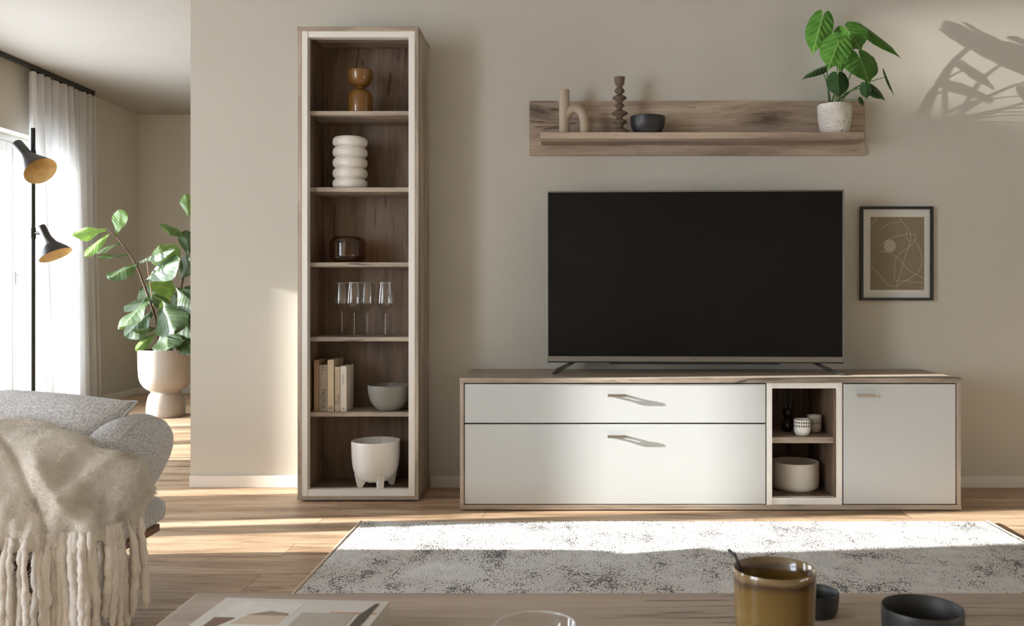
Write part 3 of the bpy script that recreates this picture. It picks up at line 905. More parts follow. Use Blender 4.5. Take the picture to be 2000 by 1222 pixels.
obj('screen', B(-hw + .006, hw - .006, -.008, .004, zA + .024, zB - .007), mscr.m, tvroot, label='glossy black screen', **L)
obj('rear_housing', B(-hw + .004, hw - .004, .0145, .022, zA + .004, zB - .004, .003), M['plastic'], tvroot, **L)
bm = bmesh.new(); box(bm, -.45, .45, .022, .060, zA + .02, zA + .42, .012)
box(bm, -hw + .002, hw - .002, -.010, .02, zA - .0055, zA - .0005)
box(bm, -.38, .38, .0, .03, zA - .012, zA - .006)
obj('lower_housing', bm, M['plastic'], tvroot, **L)
m4 = Matrix.Translation((.0, -.0145, zA + .0125)) @ Matrix.Rotation(R(90), 4, 'X')
obj('maker_logo', text_bm('SHARP', .0085, m4, spacing=1.1), M['ink'], tvroot, sharp=None, **L)
for s in (-1, 1):
    bm = bmesh.new()
    xi, xo = s * (hw - .095), s * (hw - .018)
    if s > 0: xi, xo = hw - .135, hw - .03
    if s < 0: xi, xo = -(hw - .125), -(hw - .04)
    zk = zA - .012
    for (ya, yb2, sgn) in ((-.012, .012, -1),):
        # splayed front blade and rear blade
        bot = .0008
        dx = Vector((xo - xi, 0, 0)).normalized() * .016
        for yd in (-.095, .10):
            A = Vector((xi, 0, zk + .012)); Bp = Vector((xo, yd, bot + .001))
            pts = [A - dx * .9 + Vector((0, 0, .0)), A + dx * .9, Bp + dx * .6 + Vector((0, 0, .005)), Bp + dx * .6, Bp - dx * .8]
            extr_poly(bm, pts, (0, .010, 0))
    obj('tv_foot', bm, plain('polished_foot', srgb(170, 168, 160), .25, metal=.9, var=.02), tvroot, label='splayed metal foot', **L)

# ------------------------------------------------------------------ wall shelf
Dp, Dsf = 4.279, 4.10
xa, xb = cx(1034, Dp), cx(1690, Dp); za, zb_ = cz(303, Dp), cz(197, Dp)
ws = thing('wall_shelf', 'long grey-oak wall shelf with a tall back panel above the television', 'shelf', ((xa + xb) / 2, -.01, za))
obj('back_panel', B(xa, xb, -.021, -.0005, za, zb_, .001), M['oak_shelf'], ws)
sa, sb = cx(1055, Dsf), cx(1688, Dsf); s1 = cz(258, Dsf); s0 = cz(270.5, Dsf)
obj('shelf_board', B(sa, sb, CAMY + Dsf, -.021, s0, s1, .001), M['oak_shelf'], ws)

# h-shaped vase
D = 4.16; k = kx(D); p = at(1121, 578, D)
bm = bmesh.new()
xu = at(1102, 0, D).x; r = 10.3 * k; r2 = 9.6 * k
lathe(bm, [(0, 0), (r * .94, 0), (r, .003), (r, 85 * k), (r * .93, 87 * k), (r * .72, 86.6 * k), (r * .7, 60 * k), (0, 60 * k)], (xu, p.y, s1), 32)
pts = [(xu, p.y, s1 + 28 * k), (at(1109, 0, D).x, p.y, s1 + 42 * k), (at(1122, 0, D).x, p.y, s1 + 50 * k), (at(1136, 0, D).x, p.y, s1 + 43 * k), (at(1141.5, 0, D).x, p.y, s1 + 24 * k), (at(1142, 0, D).x, p.y, s1 + .0005)]
tube(bm, pts, r2, 24, 8)
o = obj('arch_vase', bm, M['beige_ceramic'], origin=(p.x, p.y, s1), sharp=50)
tag(o, 'sand-coloured ceramic vase shaped like a letter h on the wall shelf', 'vase')
# candle holder
pr = [(0, 0), (20, 0)] + rounded([(20, 1.5), (17, 7), (10, 11), (7.5, 16), (9, 19), (14, 22.5), (14, 25.5), (8, 29), (6, 32), (10, 36), (16, 39), (15.5, 42), (8, 46), (5, 49), (7, 52.5), (10, 55.5), (7, 59), (5, 62), (9, 66), (14, 69.5), (12, 73), (6, 76), (5, 78), (8.5, 81), (10, 84), (8, 88), (5, 92), (6, 94), (9.3, 98)], 4) + [(10.6, 111), (9.6, 111), (8.4, 102), (0, 101)]
vase('candle_holder', 'tall taupe candle holder of stacked uneven discs on the wall shelf', 'candle holder', pr, 1210, 4.15, s1, M['taupe_ceramic'], 40)
pr = [(0, 0), (22, 0)] + rounded([(24, .6), (29, 7), (33, 17), (34.5, 30)], 5) + [(34.3, 33), (33, 33.4), (32, 30)] + rounded([(30, 17), (24, 6), (0, 4)], 4)
vase('black_bowl', 'small matt black bowl on the wall shelf beside the candle holder', 'bowl', pr, 1265, 4.15, s1, M['black_ceramic'])

# ------------------------------------------------------------------ leaves
def leaf_mesh(base, tip, width, normal, shape='heart', curl=.12, fold=.12, wave=.03, nu=8, nv=14):
    base, tip = Vector(base), Vector(tip)
    ax = tip - base; Ln = ax.length; a = ax.normalized()
    n = Vector(normal); n = (n - a * n.dot(a)).normalized(); s = a.cross(n)
    def wid(t):
        if shape == 'heart':
            return max(0.0, (math.sin(math.pi * min(1, (t + .16) / 1.16) ** .78)) ** .72) if t < 1 else 0.0
        if shape == 'fig':
            return max(0.0, .30 * math.sin(math.pi * t) ** .5 + .78 * math.sin(math.pi * t ** 1.7) ** .85 * t ** .25)
        return max(0.0, math.sin(math.pi * t) ** .8)
    bm = bmesh.new(); lay = bm.loops.layers.uv.verify()
    sd = random.random() * 10
    grid = []; uvs = {}
    for j in range(nv + 1):
        t = j / nv; row = []
        w = wid(t) * width / 2
        if j == nv: w = width * .004
        if j == 0: w = max(w, width * .01)
        for i in range(-nu, nu + 1):
            q = i / nu
            back = 0.0
            if shape == 'heart':     # lobes run back past the stalk
                back = -Ln * .20 * (1 - t) ** 3 * min(1, abs(q) * 1.6) ** 1.2 * (1.0 if abs(q) < .8 else 1 - (abs(q) - .8) * 1.6)
            up = -curl * Ln * (t ** 2) - fold * abs(q) * w * 1.2 + wave * width * math.sin(t * 11 + q * 2.4 + sd) * abs(q) + .03 * width * math.sin(q * 3 + sd)
            p = base + a * (t * Ln + back) + s * (q * w) + n * up
            v = bm.verts.new(p); row.append(v); uvs[v] = (.5 + .5 * q, t)
        grid.append(row)
    for j in range(nv):
        for i in range(2 * nu):
            f = bm.faces.new((grid[j][i], grid[j][i+1], grid[j+1][i+1], grid[j+1][i]))
            for l in f.loops: l[lay].uv = uvs[l.vert]
    return bm
def heart_mesh(base, tip, width, normal, curl=.1, fold=.12, wave=.02, nr=9, na=44):
    """heart-shaped leaf grown around the point where the stalk meets it"""
    base, tip = Vector(base), Vector(tip)
    ax = tip - base; Ln = ax.length; a = ax.normalized()
    n = Vector(normal); n = (n - a * n.dot(a)).normalized(); s = a.cross(n)
    prof = [(0, 1.0), (7, .86), (15, .80), (30, .755), (50, .70), (70, .64), (90, .575), (115, .505), (140, .455), (158, .42), (170, .34), (177, .18), (180, .04)]
    def rr(d):
        d = abs(d)
        for (d0, r0), (d1, r1) in zip(prof, prof[1:]):
            if d <= d1: return r0 + (r1 - r0) * (d - d0) / (d1 - d0)
        return .04
    maxlat = .60; sw = width / 2 / (maxlat * Ln); sd = random.random() * 10
    bm = bmesh.new(); lay = bm.loops.layers.uv.verify(); uvs = {}
    def pt(r, d):
        al, la = r * math.cos(R(d)) * Ln, r * math.sin(R(d)) * Ln * sw
        q = la / (width / 2)
        up = -curl * Ln * max(0, al / Ln) ** 2 - fold * abs(la) - fold * .5 * width * max(0, abs(q) - .5) ** 2 + wave * width * math.sin(d * .09 + sd) * r + .012 * width * math.sin((al / Ln - abs(q) * .3) * 34) * min(1, abs(q) * 3)
        v = bm.verts.new(base + a * al + s * la + n * up); uvs[v] = (.5 + .5 * q, .3 + .7 * al / Ln)
        return v
    angs = [-180 + 360 * i / na for i in range(na + 1)]
    c = pt(0, 0)
    rings = [[pt(rr(d) * (j / nr), d) for d in angs] for j in range(1, nr + 1)]
    def face(vs):
        f = bm.faces.new(vs)
        for l in f.loops: l[lay].uv = uvs[l.vert]
    for i in range(na): face((c, rings[0][i], rings[0][i+1]))
    for j in range(nr - 1):
        for i in range(na): face((rings[j][i], rings[j+1][i], rings[j+1][i+1], rings[j][i+1]))
    return bm
def add_leaf(parent, *args, mat, **kw):
    shp = kw.pop('shape', 'heart')
    bm = heart_mesh(*args, **kw) if shp == 'heart' else leaf_mesh(*args, shape=shp, **kw)
    o = obj('leaf', bm, mat, parent, sharp=None)
    o.data.shade_smooth()
    return o

# shelf plant
D = 4.17; k = kx(D); pc = at(1630, 578, D)
pl = thing('potted_plant', 'green heart-leaved plant in a pitted white pot on the wall shelf', 'plant', (pc.x, pc.y, s1))
bm = bmesh.new()
lathe(bm, [(a * k, b * k) for a, b in [(0, 0), (23, 0)] + rounded([(24.5, .8), (28, 10), (31.5, 28), (33, 50)], 4) + [(33, 56.5), (32, 58), (30, 57.5), (29.5, 48), (0, 48)]], (pc.x, pc.y, s1), 48)
obj('pot', bm, M['concrete'], pl, sharp=50, label='pitted white concrete pot')
bm = bmesh.new(); lathe(bm, [(0, 50 * k), (29 * k, 49.6 * k)], (pc.x, pc.y, s1), 32); obj('soil', bm, M['soil'], pl)
# (base px, tip px, width px, depth of base, depth of tip, normal, material, fold)
LV = [
    ((1604, 42), (1587, 103), 46, 4.10, 4.02, (-.2, -1, .25), 'leaf', .15),
    ((1637, 84), (1617, 134), 54, 4.02, 3.97, (-.15, -1, .4), 'leaf', .10),
    ((1656, 60), (1683, 96), 62, 4.08, 4.03, (-.25, -1, .55), 'leaf', .16),
    ((1697, 60), (1765, 108), 27, 4.16, 4.10, (.3, -1, .6), 'leaf', .4),
    ((1680, 114), (1701, 160), 68, 4.00, 3.95, (.25, -1, .45), 'leaf', .12),
    ((1648, 104), (1641, 138), 34, 4.14, 4.10, (0, -1, .2), 'leaf', .1),
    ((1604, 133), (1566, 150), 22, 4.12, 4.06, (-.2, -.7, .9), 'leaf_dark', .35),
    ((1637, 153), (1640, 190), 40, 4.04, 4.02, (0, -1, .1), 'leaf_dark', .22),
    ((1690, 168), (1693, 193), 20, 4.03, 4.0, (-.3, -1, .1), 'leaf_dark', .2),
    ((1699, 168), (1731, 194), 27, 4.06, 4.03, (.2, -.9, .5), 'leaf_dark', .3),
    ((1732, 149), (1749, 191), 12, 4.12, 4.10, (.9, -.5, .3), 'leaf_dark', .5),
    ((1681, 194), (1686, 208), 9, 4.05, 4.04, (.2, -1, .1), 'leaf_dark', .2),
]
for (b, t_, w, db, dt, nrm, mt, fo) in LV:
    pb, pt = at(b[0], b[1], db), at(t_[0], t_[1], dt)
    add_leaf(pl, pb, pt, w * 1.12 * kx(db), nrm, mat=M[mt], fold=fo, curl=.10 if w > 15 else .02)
    off = random.uniform(-14, 14)
    root_p = Vector((pc.x + off * k, pc.y + random.uniform(-10, 10) * k, s1 + 49 * k))
    mid = root_p.lerp(pb, .55) + Vector((-(pb.x - root_p.x) * .12, .012, .02))
    bm = bmesh.new(); tube(bm, [root_p, mid, pb + Vector((0, .002, 0))], [.0042, .003, .0016], 8)
    obj('stem', bm, M['stem'], pl)

# ------------------------------------------------------------------ picture
D = 4.279
xa, xb, za, zb_ = cx(1681, 4.28), cx(1823, 4.28), cz(586.5, 4.28), cz(403, 4.28)
pf = thing('framed_print', 'abstract line print in a thin black frame hanging right of the television', 'picture', ((xa + xb) / 2, -.01, za))
fw_ = .0125
bm = bmesh.new()
box(bm, xa, xa + fw_, -.024, -.001, za, zb_, .0008); box(bm, xb - fw_, xb, -.024, -.001, za, zb_, .0008)
box(bm, xa + fw_, xb - fw_, -.024, -.001, zb_ - fw_, zb_, .0008); box(bm, xa + fw_, xb - fw_, -.024, -.001, za, za + fw_, .0008)
obj('frame', bm, M['black_metal'], pf, label='thin black frame')
obj('mount', B(xa + fw_, xb - fw_, -.010, -.006, za + fw_, zb_ - fw_), plain('mount_board', srgb(214, 212, 204), .8, var=.01), pf, label='off-white mount')
Dq = 4.2895
def pp(a, b):  # crop coordinates of the print -> photo px
    return (1660 + a / 5.315, 380 + b / 5.313)
qa = pp(212, 232); qb = pp(770, 988)
pr_ = obj('print', B(cx(qa[0], Dq), cx(qb[0], Dq), -.0112, -.0101, cz(qb[1], Dq), cz(qa[1], Dq)), plain('olive_taupe_print', srgb(134, 122, 100), .8, var=.05, vscale=14), pf, label='taupe print with cream line drawing')
mline = plain('cream_drawn_line', srgb(190, 180, 158), .8)
bm = bmesh.new()
curves = [
    [(212, 318), (250, 280), (290, 234)],
    [(512, 234), (550, 290), (610, 365), (632, 440), (620, 510), (590, 590), (555, 700), (520, 830), (490, 920), (485, 986)],
    [(322, 360), (375, 318), (450, 292), (530, 285)],
    [(305, 548), (330, 510), (400, 465), (500, 428), (600, 410), (670, 415), (680, 450), (640, 515), (590, 560), (520, 605), (480, 660), (462, 760), (458, 850), (480, 890), (540, 896), (600, 895), (660, 908), (768, 910)],
    [(318, 588), (380, 594), (440, 620), (500, 655), (545, 705), (590, 765), (660, 815), (725, 845), (768, 874)],
    [(214, 740), (270, 795), (330, 860), (380, 920), (430, 947), (490, 943), (560, 905), (650, 850), (715, 790), (745, 720), (745, 640), (715, 545), (670, 480)],
    [(590, 370), (585, 420), (600, 465), (625, 485)],
]
for i, c in enumerate(curves):
    path = smooth_path([(cx(pp(a, b)[0], Dq), -.0114, cz(pp(a, b)[1], Dq)) for a, b in c], 8)
    wv = .0011
    vv = []
    for j, q in enumerate(path):
        d = (path[min(j+1, len(path)-1)] - path[max(j-1, 0)]).normalized(); s = Vector((-d.z, 0, d.x)) * wv
        vv.append((bm.verts.new(q + s - Vector((0, .00002 * i, 0))), bm.verts.new(q - s - Vector((0, .00002 * i, 0)))))
    for j in range(len(vv) - 1): bm.faces.new((vv[j][0], vv[j+1][0], vv[j+1][1], vv[j][1]))
obj('drawn_lines', bm, mline, pr_, sharp=None)
bm = bmesh.new(); cu_, cv_ = pp(412, 534)
pts = [(cx(cu_, Dq) + 62 / 5.315 * kx(Dq) * math.cos(a * math.pi / 20), -.0118, cz(cv_, Dq) + 64 / 5.313 * kx(Dq) * math.sin(a * math.pi / 20)) for a in range(40)]
bm.faces.new([bm.verts.new(q) for q in pts])
obj('drawn_disc', bm, plain('pale_disc', srgb(176, 168, 148), .8), pr_, sharp=None)
m4 = Matrix.Translation((cx(1800.5, Dq), -.0104, cz(567.5, Dq))) @ Matrix.Rotation(R(90), 4, 'X')
obj('signature', text_bm('sina', .008, m4), M['ink_grey'], pf, sharp=None)

# ------------------------------------------------------------------ floor lamp
D = 5.0; k = kx(D); p = at(64.5, 578, D)
lampo = thing('floor_lamp', 'slim black floor lamp with two adjustable cone shades beside the garden door', 'lamp', (p.x, p.y, 0))
bm = bmesh.new(); tube(bm, [(p.x, p.y, .01), (p.x, p.y, 1.83)], .0112, 20, 1); obj('pole', bm, M['black_metal'], lampo, label='black pole')
bm = bmesh.new(); lathe(bm, [(0, .001), (.135, .001), (.14, .004), (.14, .014), (.135, .018), (.02, .02), (0, .02)], (p.x, p.y, 0), 48); obj('base', bm, M['black_metal'], lampo)
def shade(pu, qu, Dp_, Dq_, rn, rw, joint):
    """neck end pixel pu, mouth centre pixel qu"""
    A, Bp = at(pu[0], pu[1], Dp_), at(qu[0], qu[1], Dq_)
    ax = (Bp - A); Ln = ax.length; q = ax.to_track_quat('Z', 'Y')
    prof = [(0, 0), (rn * .9, 0), (rn, .003), (rn * 1.02, Ln * .36), (rn * 1.12, Ln * .43), (rn * 1.6, Ln * .60), (rw * .82, Ln * .85), (rw, Ln)]
    pin = [(rw - .0015, Ln), (rw * .81 - .0015, Ln * .85), (rn * 1.6 - .002, Ln * .60), (rn * 1.1 - .002, Ln * .43), (rn * .9, Ln * .36), (0, Ln * .36)]
    m4 = Matrix.Translation(A) @ q.to_matrix().to_4x4()
    bm = bmesh.new(); lathe(bm, prof, (0, 0, 0), 40); bmesh.ops.transform(bm, matrix=m4, verts=bm.verts)
    s = obj('lamp_shade', bm, M['lamp_shade'], lampo, sharp=60, label='dark grey cone shade')
    bm = bmesh.new(); lathe(bm, pin, (0, 0, 0), 40); bmesh.ops.transform(bm, matrix=m4, verts=bm.verts)
    obj('shade_lining', bm, M['gold'], s, sharp=60, label='gold lining')
    bm = bmesh.new(); lathe(bm, rounded([(.008, Ln * .40), (.012, Ln * .5), (.022, Ln * .66), (.0235, Ln * .76), (.016, Ln * .87), (0, Ln * .91)], 4), (0, 0, 0), 24)
    bmesh.ops.transform(bm, matrix=m4, verts=bm.verts)
    obj('light_bulb', bm, M['clear_glass'], s, sharp=70)
    J = at(*joint, (Dp_ + Dq_) / 2)
    bm = bmesh.new(); tube(bm, [(p.x, p.y, J.z), (J.x, J.y, J.z)], .009, 12, 1)
    tube(bm, [(p.x, p.y, J.z - .03), (p.x, p.y, J.z + .03)], .0145, 16, 1)
    obj('swivel_joint', bm, M['black_metal'], lampo)
shade((34, 280), (79, 334), 4.97, 4.90, .027, .088, (52, 301))
shade((80, 441), (109, 498), 4.99, 4.985, .022, .088, (82, 455))

# ------------------------------------------------------------------ fiddle-leaf fig
D = 6.83; k = kx(D); pc = at(324, 578, D)
fig = thing('fiddle_leaf_fig', 'fiddle-leaf fig tree in a tall greige goblet-shaped pot behind the wall corner', 'plant', (pc.x, pc.y, 0))
pr = [(0, 0), (33, 0), (35, 1.5)] + rounded([(35.5, 8), (35, 25), (31, 42), (27, 47.5), (29, 51), (38, 57), (46.5, 70), (49.5, 90), (50.5, 128)], 5) + [(50, 131), (48, 131), (47, 122), (0, 122)]
bm = bmesh.new(); lathe(bm, [(a * k, b * k) for a, b in pr], (pc.x, pc.y, 0), 64); obj('pot', bm, M['greige_pot'], fig, sharp=50, label='greige goblet-shaped pot')
bm = bmesh.new(); lathe(bm, [(0, 124 * k), (46.8 * k, 123.5 * k)], (pc.x, pc.y, 0), 32); obj('soil', bm, M['soil'], fig)
def stemp(px, dd=0.0, rad=(.011, .009, .006), mat='bark', name='trunk'):
    bm = bmesh.new(); tube(bm, [at(u, v, D + dd * i / len(px)) for i, (u, v) in enumerate(px)], list(rad), 10)
    return obj(name, bm, M[mat], fig)
stemp([(313, 690), (308, 650), (302, 616), (290, 580), (280, 553), (265, 516), (236, 472), (212, 447)], -.15, (.013, .010, .008, .006, .004))
stemp([(333, 690), (338, 660), (344, 630), (350, 586), (356, 549), (366, 500), (374, 455), (378, 400)], .1, (.013, .010, .008, .005))
stemp([(316, 690), (300, 600), (287, 511)], 0, (.006, .005, .004), 'stake', 'stake')
FL = [  # base, tip, width px, depth base, tip, normal, lime?
    ((208, 447), (142, 452), 31, -.15, -.3, (0, -.8, .7), 1),
    ((229, 458), (232, 408), 26, -.1, -.12, (-.1, -1, .1), 1),
    ((216, 455), (162, 494), 20, -.12, -.3, (.2, -.4, 1), 1),
    ((236, 474), (184, 490), 14, -.1, -.2, (.1, -.5, 1), 0),
    ((252, 498), (188, 495), 17, -.08, -.25, (0, -.5, 1), 0),
    ((270, 515), (212, 535), 38, -.08, -.3, (-.2, -.9, .5), 0),
    ((272, 512), (330, 478), 26, -.05, -.25, (-.3, -.7, .8), 0),
    ((283, 548), (336, 505), 40, -.05, -.3, (-.4, -.9, .3), 0),
    ((345, 538), (310, 478), 46, .1, .05, (.2, -1, .2), 1),
    ((286, 556), (344, 562), 40, 0, .1, (.1, -.9, .5), 1),
    ((292, 582), (227, 632), 50, -.08, -.35, (-.5, -.7, .8), 0),
    ((298, 590), (236, 590), 30, 0, .1, (0, -.7, .8), 0),
    ((300, 606), (238, 652), 46, 0, -.1, (-.3, -.9, .4), 0),
    ((318, 590), (334, 644), 54, -.15, -.35, (.05, -1, .25), 0),
    ((304, 640), (264, 640), 26, 0, -.2, (0, -.7, .8), 0),
    ((306, 648), (264, 680), 18, 0, -.15, (.2, -.7, .7), 1),
    ((326, 640), (322, 680), 46, -.05, -.2, (0, -1, .2), 0),
    ((345, 575), (375, 655), 46, 0, -.15, (.2, -1, .3), 0),
    ((342, 600), (300, 575), 30, 0, -.1, (0, -.7, .8), 0),
    ((348, 640), (378, 682), 40, 0, -.15, (.2, -.9, .4), 0),
    ((345, 560), (382, 600), 40, -.05, -.2, (.3, -1, .2), 0),
    ((352, 545), (374, 505), 32, 0, -.1, (.2, -1, .1), 0),
    ((370, 465), (319, 433), 22, .05, -.1, (.2, -.7, .8), 0),
    ((368, 500), (362, 450), 24, .05, .0, (.4, -1, 0), 0),
    ((370, 425), (362, 378), 22, .08, .05, (.2, -1, .1), 1),
    ((376, 440), (420, 400), 40, .1, .0, (0, -1, .4), 0),
    ((376, 480), (432, 500), 44, .1, .0, (0, -1, .4), 0),
    ((360, 560), (425, 570), 46, .1, .0, (0, -1, .4), 0),
    ((352, 610), (412, 640), 46, .1, .0, (0, -1, .4), 0),
    ((300, 600), (270, 556), 34, .1, .25, (0, -1, .3), 0),
    ((330, 620), (372, 560), 44, .1, .25, (0, -1, .3), 0),
]
for (b, t_, w, db, dt, nrm, lime) in FL:
    add_leaf(fig, at(*b, D + db), at(*t_, D + dt), w * k * 1.3, nrm, shape='fig', mat=M['fig_leaf_lime' if lime else 'fig_leaf'], wave=.05, fold=.2, curl=.14)

# ------------------------------------------------------------------ sofa
so = thing('sofa', 'light grey fabric sofa with a rounded flared armrest in the left foreground', 'sofa', (-2.3, -1.4, 0))
bm = bmesh.new(); sbox(bm, (-2.30, -1.60, .230), (1.02, .28, .056), 6, nu=64, e2=4.5); obj('base', bm, M['sofa'], so, sharp=None, label='grey upholstered base').data.shade_smooth()
bm = bmesh.new(); sbox(bm, (-2.36, -1.60, .335), (1.0, .27, .075), 8, nu=64); obj('seat_cushion', bm, M['sofa'], so, sharp=None).data.shade_smooth()
bm = bmesh.new(); sbox(bm, (-2.55, -1.40, .39), (.85, .08, .13), 5, nu=64); obj('backrest', bm, M['sofa'], so, sharp=None).data.shade_smooth()
rt = Matrix.Rotation(R(27), 3, 'Y')
ac, ah = Vector((-1.372, -1.55, .395)), (.092, .21, .155)
bm = bmesh.new(); sbox(bm, ac, ah, 2.7, rt, 56, 36, 2.5); arm = obj('armrest', bm, M['sofa'], so, sharp=None, label='flared rounded armrest'); arm.data.shade_smooth()
bm = bmesh.new()
pts = []
def sp_(v, p_): return math.copysign(abs(v) ** p_, v)
def arm_surf(th, ph, k=1.004):
    return ac + rt @ Vector((ah[0] * sp_(math.cos(th), 2/2.5) * sp_(math.cos(ph), 2/2.7) * k, ah[1] * sp_(math.cos(th), 2/2.5) * sp_(math.sin(ph), 2/2.7) * k, ah[2] * sp_(math.sin(th), 2/2.5) * k))
for i in range(33):
    pts.append(arm_surf(R(-80 + 160 * i / 32), R(-78)))
for i in range(33):
    pts.append(arm_surf(R(80 - 160 * i / 32), R(78)))
tube(bm, pts, .0018, 6, 1, caps=False)
obj('seam', bm, M['piping'], arm)
for (x_, y_) in ((-1.5, -1.42), (-1.5, -1.8), (-3.2, -1.42), (-3.2, -1.8)):
    bm = bmesh.new(); tube(bm, [(x_, y_, .0), (x_ - .02, y_, .165)], [.014, .026], 16, 1); obj('leg', bm, M['leg_wood'], so, label='tapered brown wooden leg')
bm = bmesh.new(); box(bm, -3.2, -1.32, -1.78, -1.40, .155, .180, .004); obj('wooden_frame', bm, M['leg_wood'], so, label='brown wooden underframe')

# pillow
def pillow_mesh(w, h, th, n=36):
    bm = bmesh.new(); top = {}; bot = {}
    for j in range(n + 1):
        for i in range(n + 1):
            a = -1 + 2 * i / n; b = -1 + 2 * j / n
            pin = 1 - .055 * (1 - b * b) * abs(a) ** 3; pin2 = 1 - .055 * (1 - a * a) * abs(b) ** 3
            x = a * w / 2 * pin; y_ = b * h / 2 * pin2
            z = th / 2 * ((1 - abs(a) ** 2.6) * (1 - abs(b) ** 2.6)) ** .55
            z *= 1 + .10 * noise.noise(Vector((a * 2.2, b * 2.2, 5)))
            e = i in (0, n) or j in (0, n)
            v = bm.verts.new((x, y_, z)); top[i, j] = v
            bot[i, j] = v if e else bm.verts.new((x, y_, -z))
    for j in range(n):
        for i in range(n):
            bm.faces.new((top[i, j], top[i+1, j], top[i+1, j+1], top[i, j+1]))
            bm.faces.new((bot[i, j+1], bot[i+1, j+1], bot[i+1, j], bot[i, j]))
    edge = [(top[i, 0].co.copy()) for i in range(n)] + [top[n, j].co.copy() for j in range(n)] + [top[n - i, n].co.copy() for i in range(n)] + [top[0, n - j].co.copy() for j in range(n + 1)]
    return bm, edge
def pillow(loc, rot, w, h, th, label, mat='pillow'):
    t = thing('throw_pillow', label, 'pillow', loc, rot=rot)
    bm, edge = pillow_mesh(w, h, th)
    o = obj('pillow_cover', bm, M[mat], t, world=False, sharp=None); o.data.shade_smooth()
    bm = bmesh.new(); tube(bm, edge, .0035, 6, 1, caps=False); obj('piping', bm, M['piping'], t, world=False)
    return t
pillow((-1.655, -1.575, .472), (R(42), R(1.5), R(-18)), .60, .36, .19, 'light grey cushion with a piped edge leaning on the sofa armrest')

# ------------------------------------------------------------------ fringed throw
th_ = thing('throw_blanket', 'fluffy cream wool throw with long fringe draped over the sofa front', 'blanket', (-1.9, -1.7, 0))
path = smooth_path([(-2.75, -1.93, .27), (-2.3, -1.95, .27), (-1.95, -1.95, .27), (-1.65, -1.95, .265), (-1.44, -1.945, .26), (-1.295, -1.92, .265), (-1.225, -1.87, .275), (-1.215, -1.80, .285), (-1.245, -1.72, .31)], 22)
ridge = smooth_path([(-2.75, -1.60, .50), (-2.3, -1.60, .52), (-1.95, -1.61, .53), (-1.72, -1.63, .522), (-1.58, -1.64, .510), (-1.50, -1.65, .49), (-1.45, -1.66, .465), (-1.42, -1.65, .445), (-1.40, -1.62, .430)], 22)
NP = len(path); NTT = 70
def throw_pt(i, t):
    Rr, H = ridge[i], path[i]
    a = t * math.pi / 2
    f = math.sin(a) ** .95; g = math.cos(a) ** .74 if t < 1 else 0
    p = Vector((Rr.x + (H.x - Rr.x) * f, Rr.y + (H.y - Rr.y) * f, H.z + (Rr.z - H.z) * g))
    return p
pts = [[throw_pt(i, j / NTT) for i in range(NP)] for j in range(NTT + 1)]
nrm = [[None] * NP for _ in range(NTT + 1)]
for j in range(NTT + 1):
    for i in range(NP):
        du = pts[j][min(i+1, NP-1)] - pts[j][max(i-1, 0)]; dv = pts[min(j+1, NTT)][i] - pts[max(j-1, 0)][i]
        n_ = du.cross(dv); n_ = n_.normalized() if n_.length > 1e-9 else Vector((0, -1, 0))
        if n_.y > 0 and n_.z < .2: n_ = -n_
        if n_.z < -.2: n_ = -n_
        nrm[j][i] = n_
P2 = [[None] * NP for _ in range(NTT + 1)]
for j in range(NTT + 1):
    t = j / NTT
    for i in range(NP):
        p = pts[j][i]
        q = Vector((p.x * 4.2, p.y * 4.2, p.z * 4.2))
        f1 = 1 - abs(noise.noise(Vector((p.x * 6.5 + p.z * 7, p.y * 4 + 2, p.z * 3)))) * 2.4
        f2 = 1 - abs(noise.noise(Vector((p.x * 10 - p.z * 5, p.y * 6 - 4, 3)))) * 2.4
        d = .030 * f1 + .012 * f2 + .008 * noise.noise(q * 3) + .003 * noise.noise(q * 9)
        d += .008 * math.sin(p.x * 150 + 2 * math.sin(p.x * 31)) * max(0, t - .7) / .3
        for (xc, t0_, wd, amp_) in ((-1.72, .26, .34, .020), (-1.74, .56, .30, .010), (-1.55, -.10, .30, .012)):
            tc_ = t0_ + .62 * max(0, (p.x - xc) / wd) ** 2.2
            d += amp_ / (1 + math.exp(-(t - tc_ - .03) / .022)) - amp_ * .9 * math.exp(-((t - tc_) / .035) ** 2)
        P2[j][i] = p + nrm[j][i] * (d + .014) * (.45 + .55 * math.sin(min(1, t * 1.2) * math.pi * .5)) + Vector((0, 0, .0))
bm = bmesh.new()
g = [[bm.verts.new(P2[j][i]) for i in range(NP)] for j in range(NTT + 1)]
# back part of the blanket lying on the seat behind the ridge
gb = [[bm.verts.new(P2[0][i] + Vector((0, .05 * m_, -.022 * m_ * m_))) for i in range(NP)] for m_ in (1, 2, 3)]
for j in range(NTT):
    for i in range(NP - 1): bm.faces.new((g[j][i], g[j][i+1], g[j+1][i+1], g[j+1][i]))
prev = g[0]
for row in gb:
    for i in range(NP - 1): bm.faces.new((prev[i], prev[i+1], row[i+1], row[i]))
    prev = row
tb = obj('woven_blanket', bm, M['throw'], th_, sharp=None); tb.data.shade_smooth()
md = tb.modifiers.new('thickness', 'SOLIDIFY'); md.thickness = .012; md.offset = -1
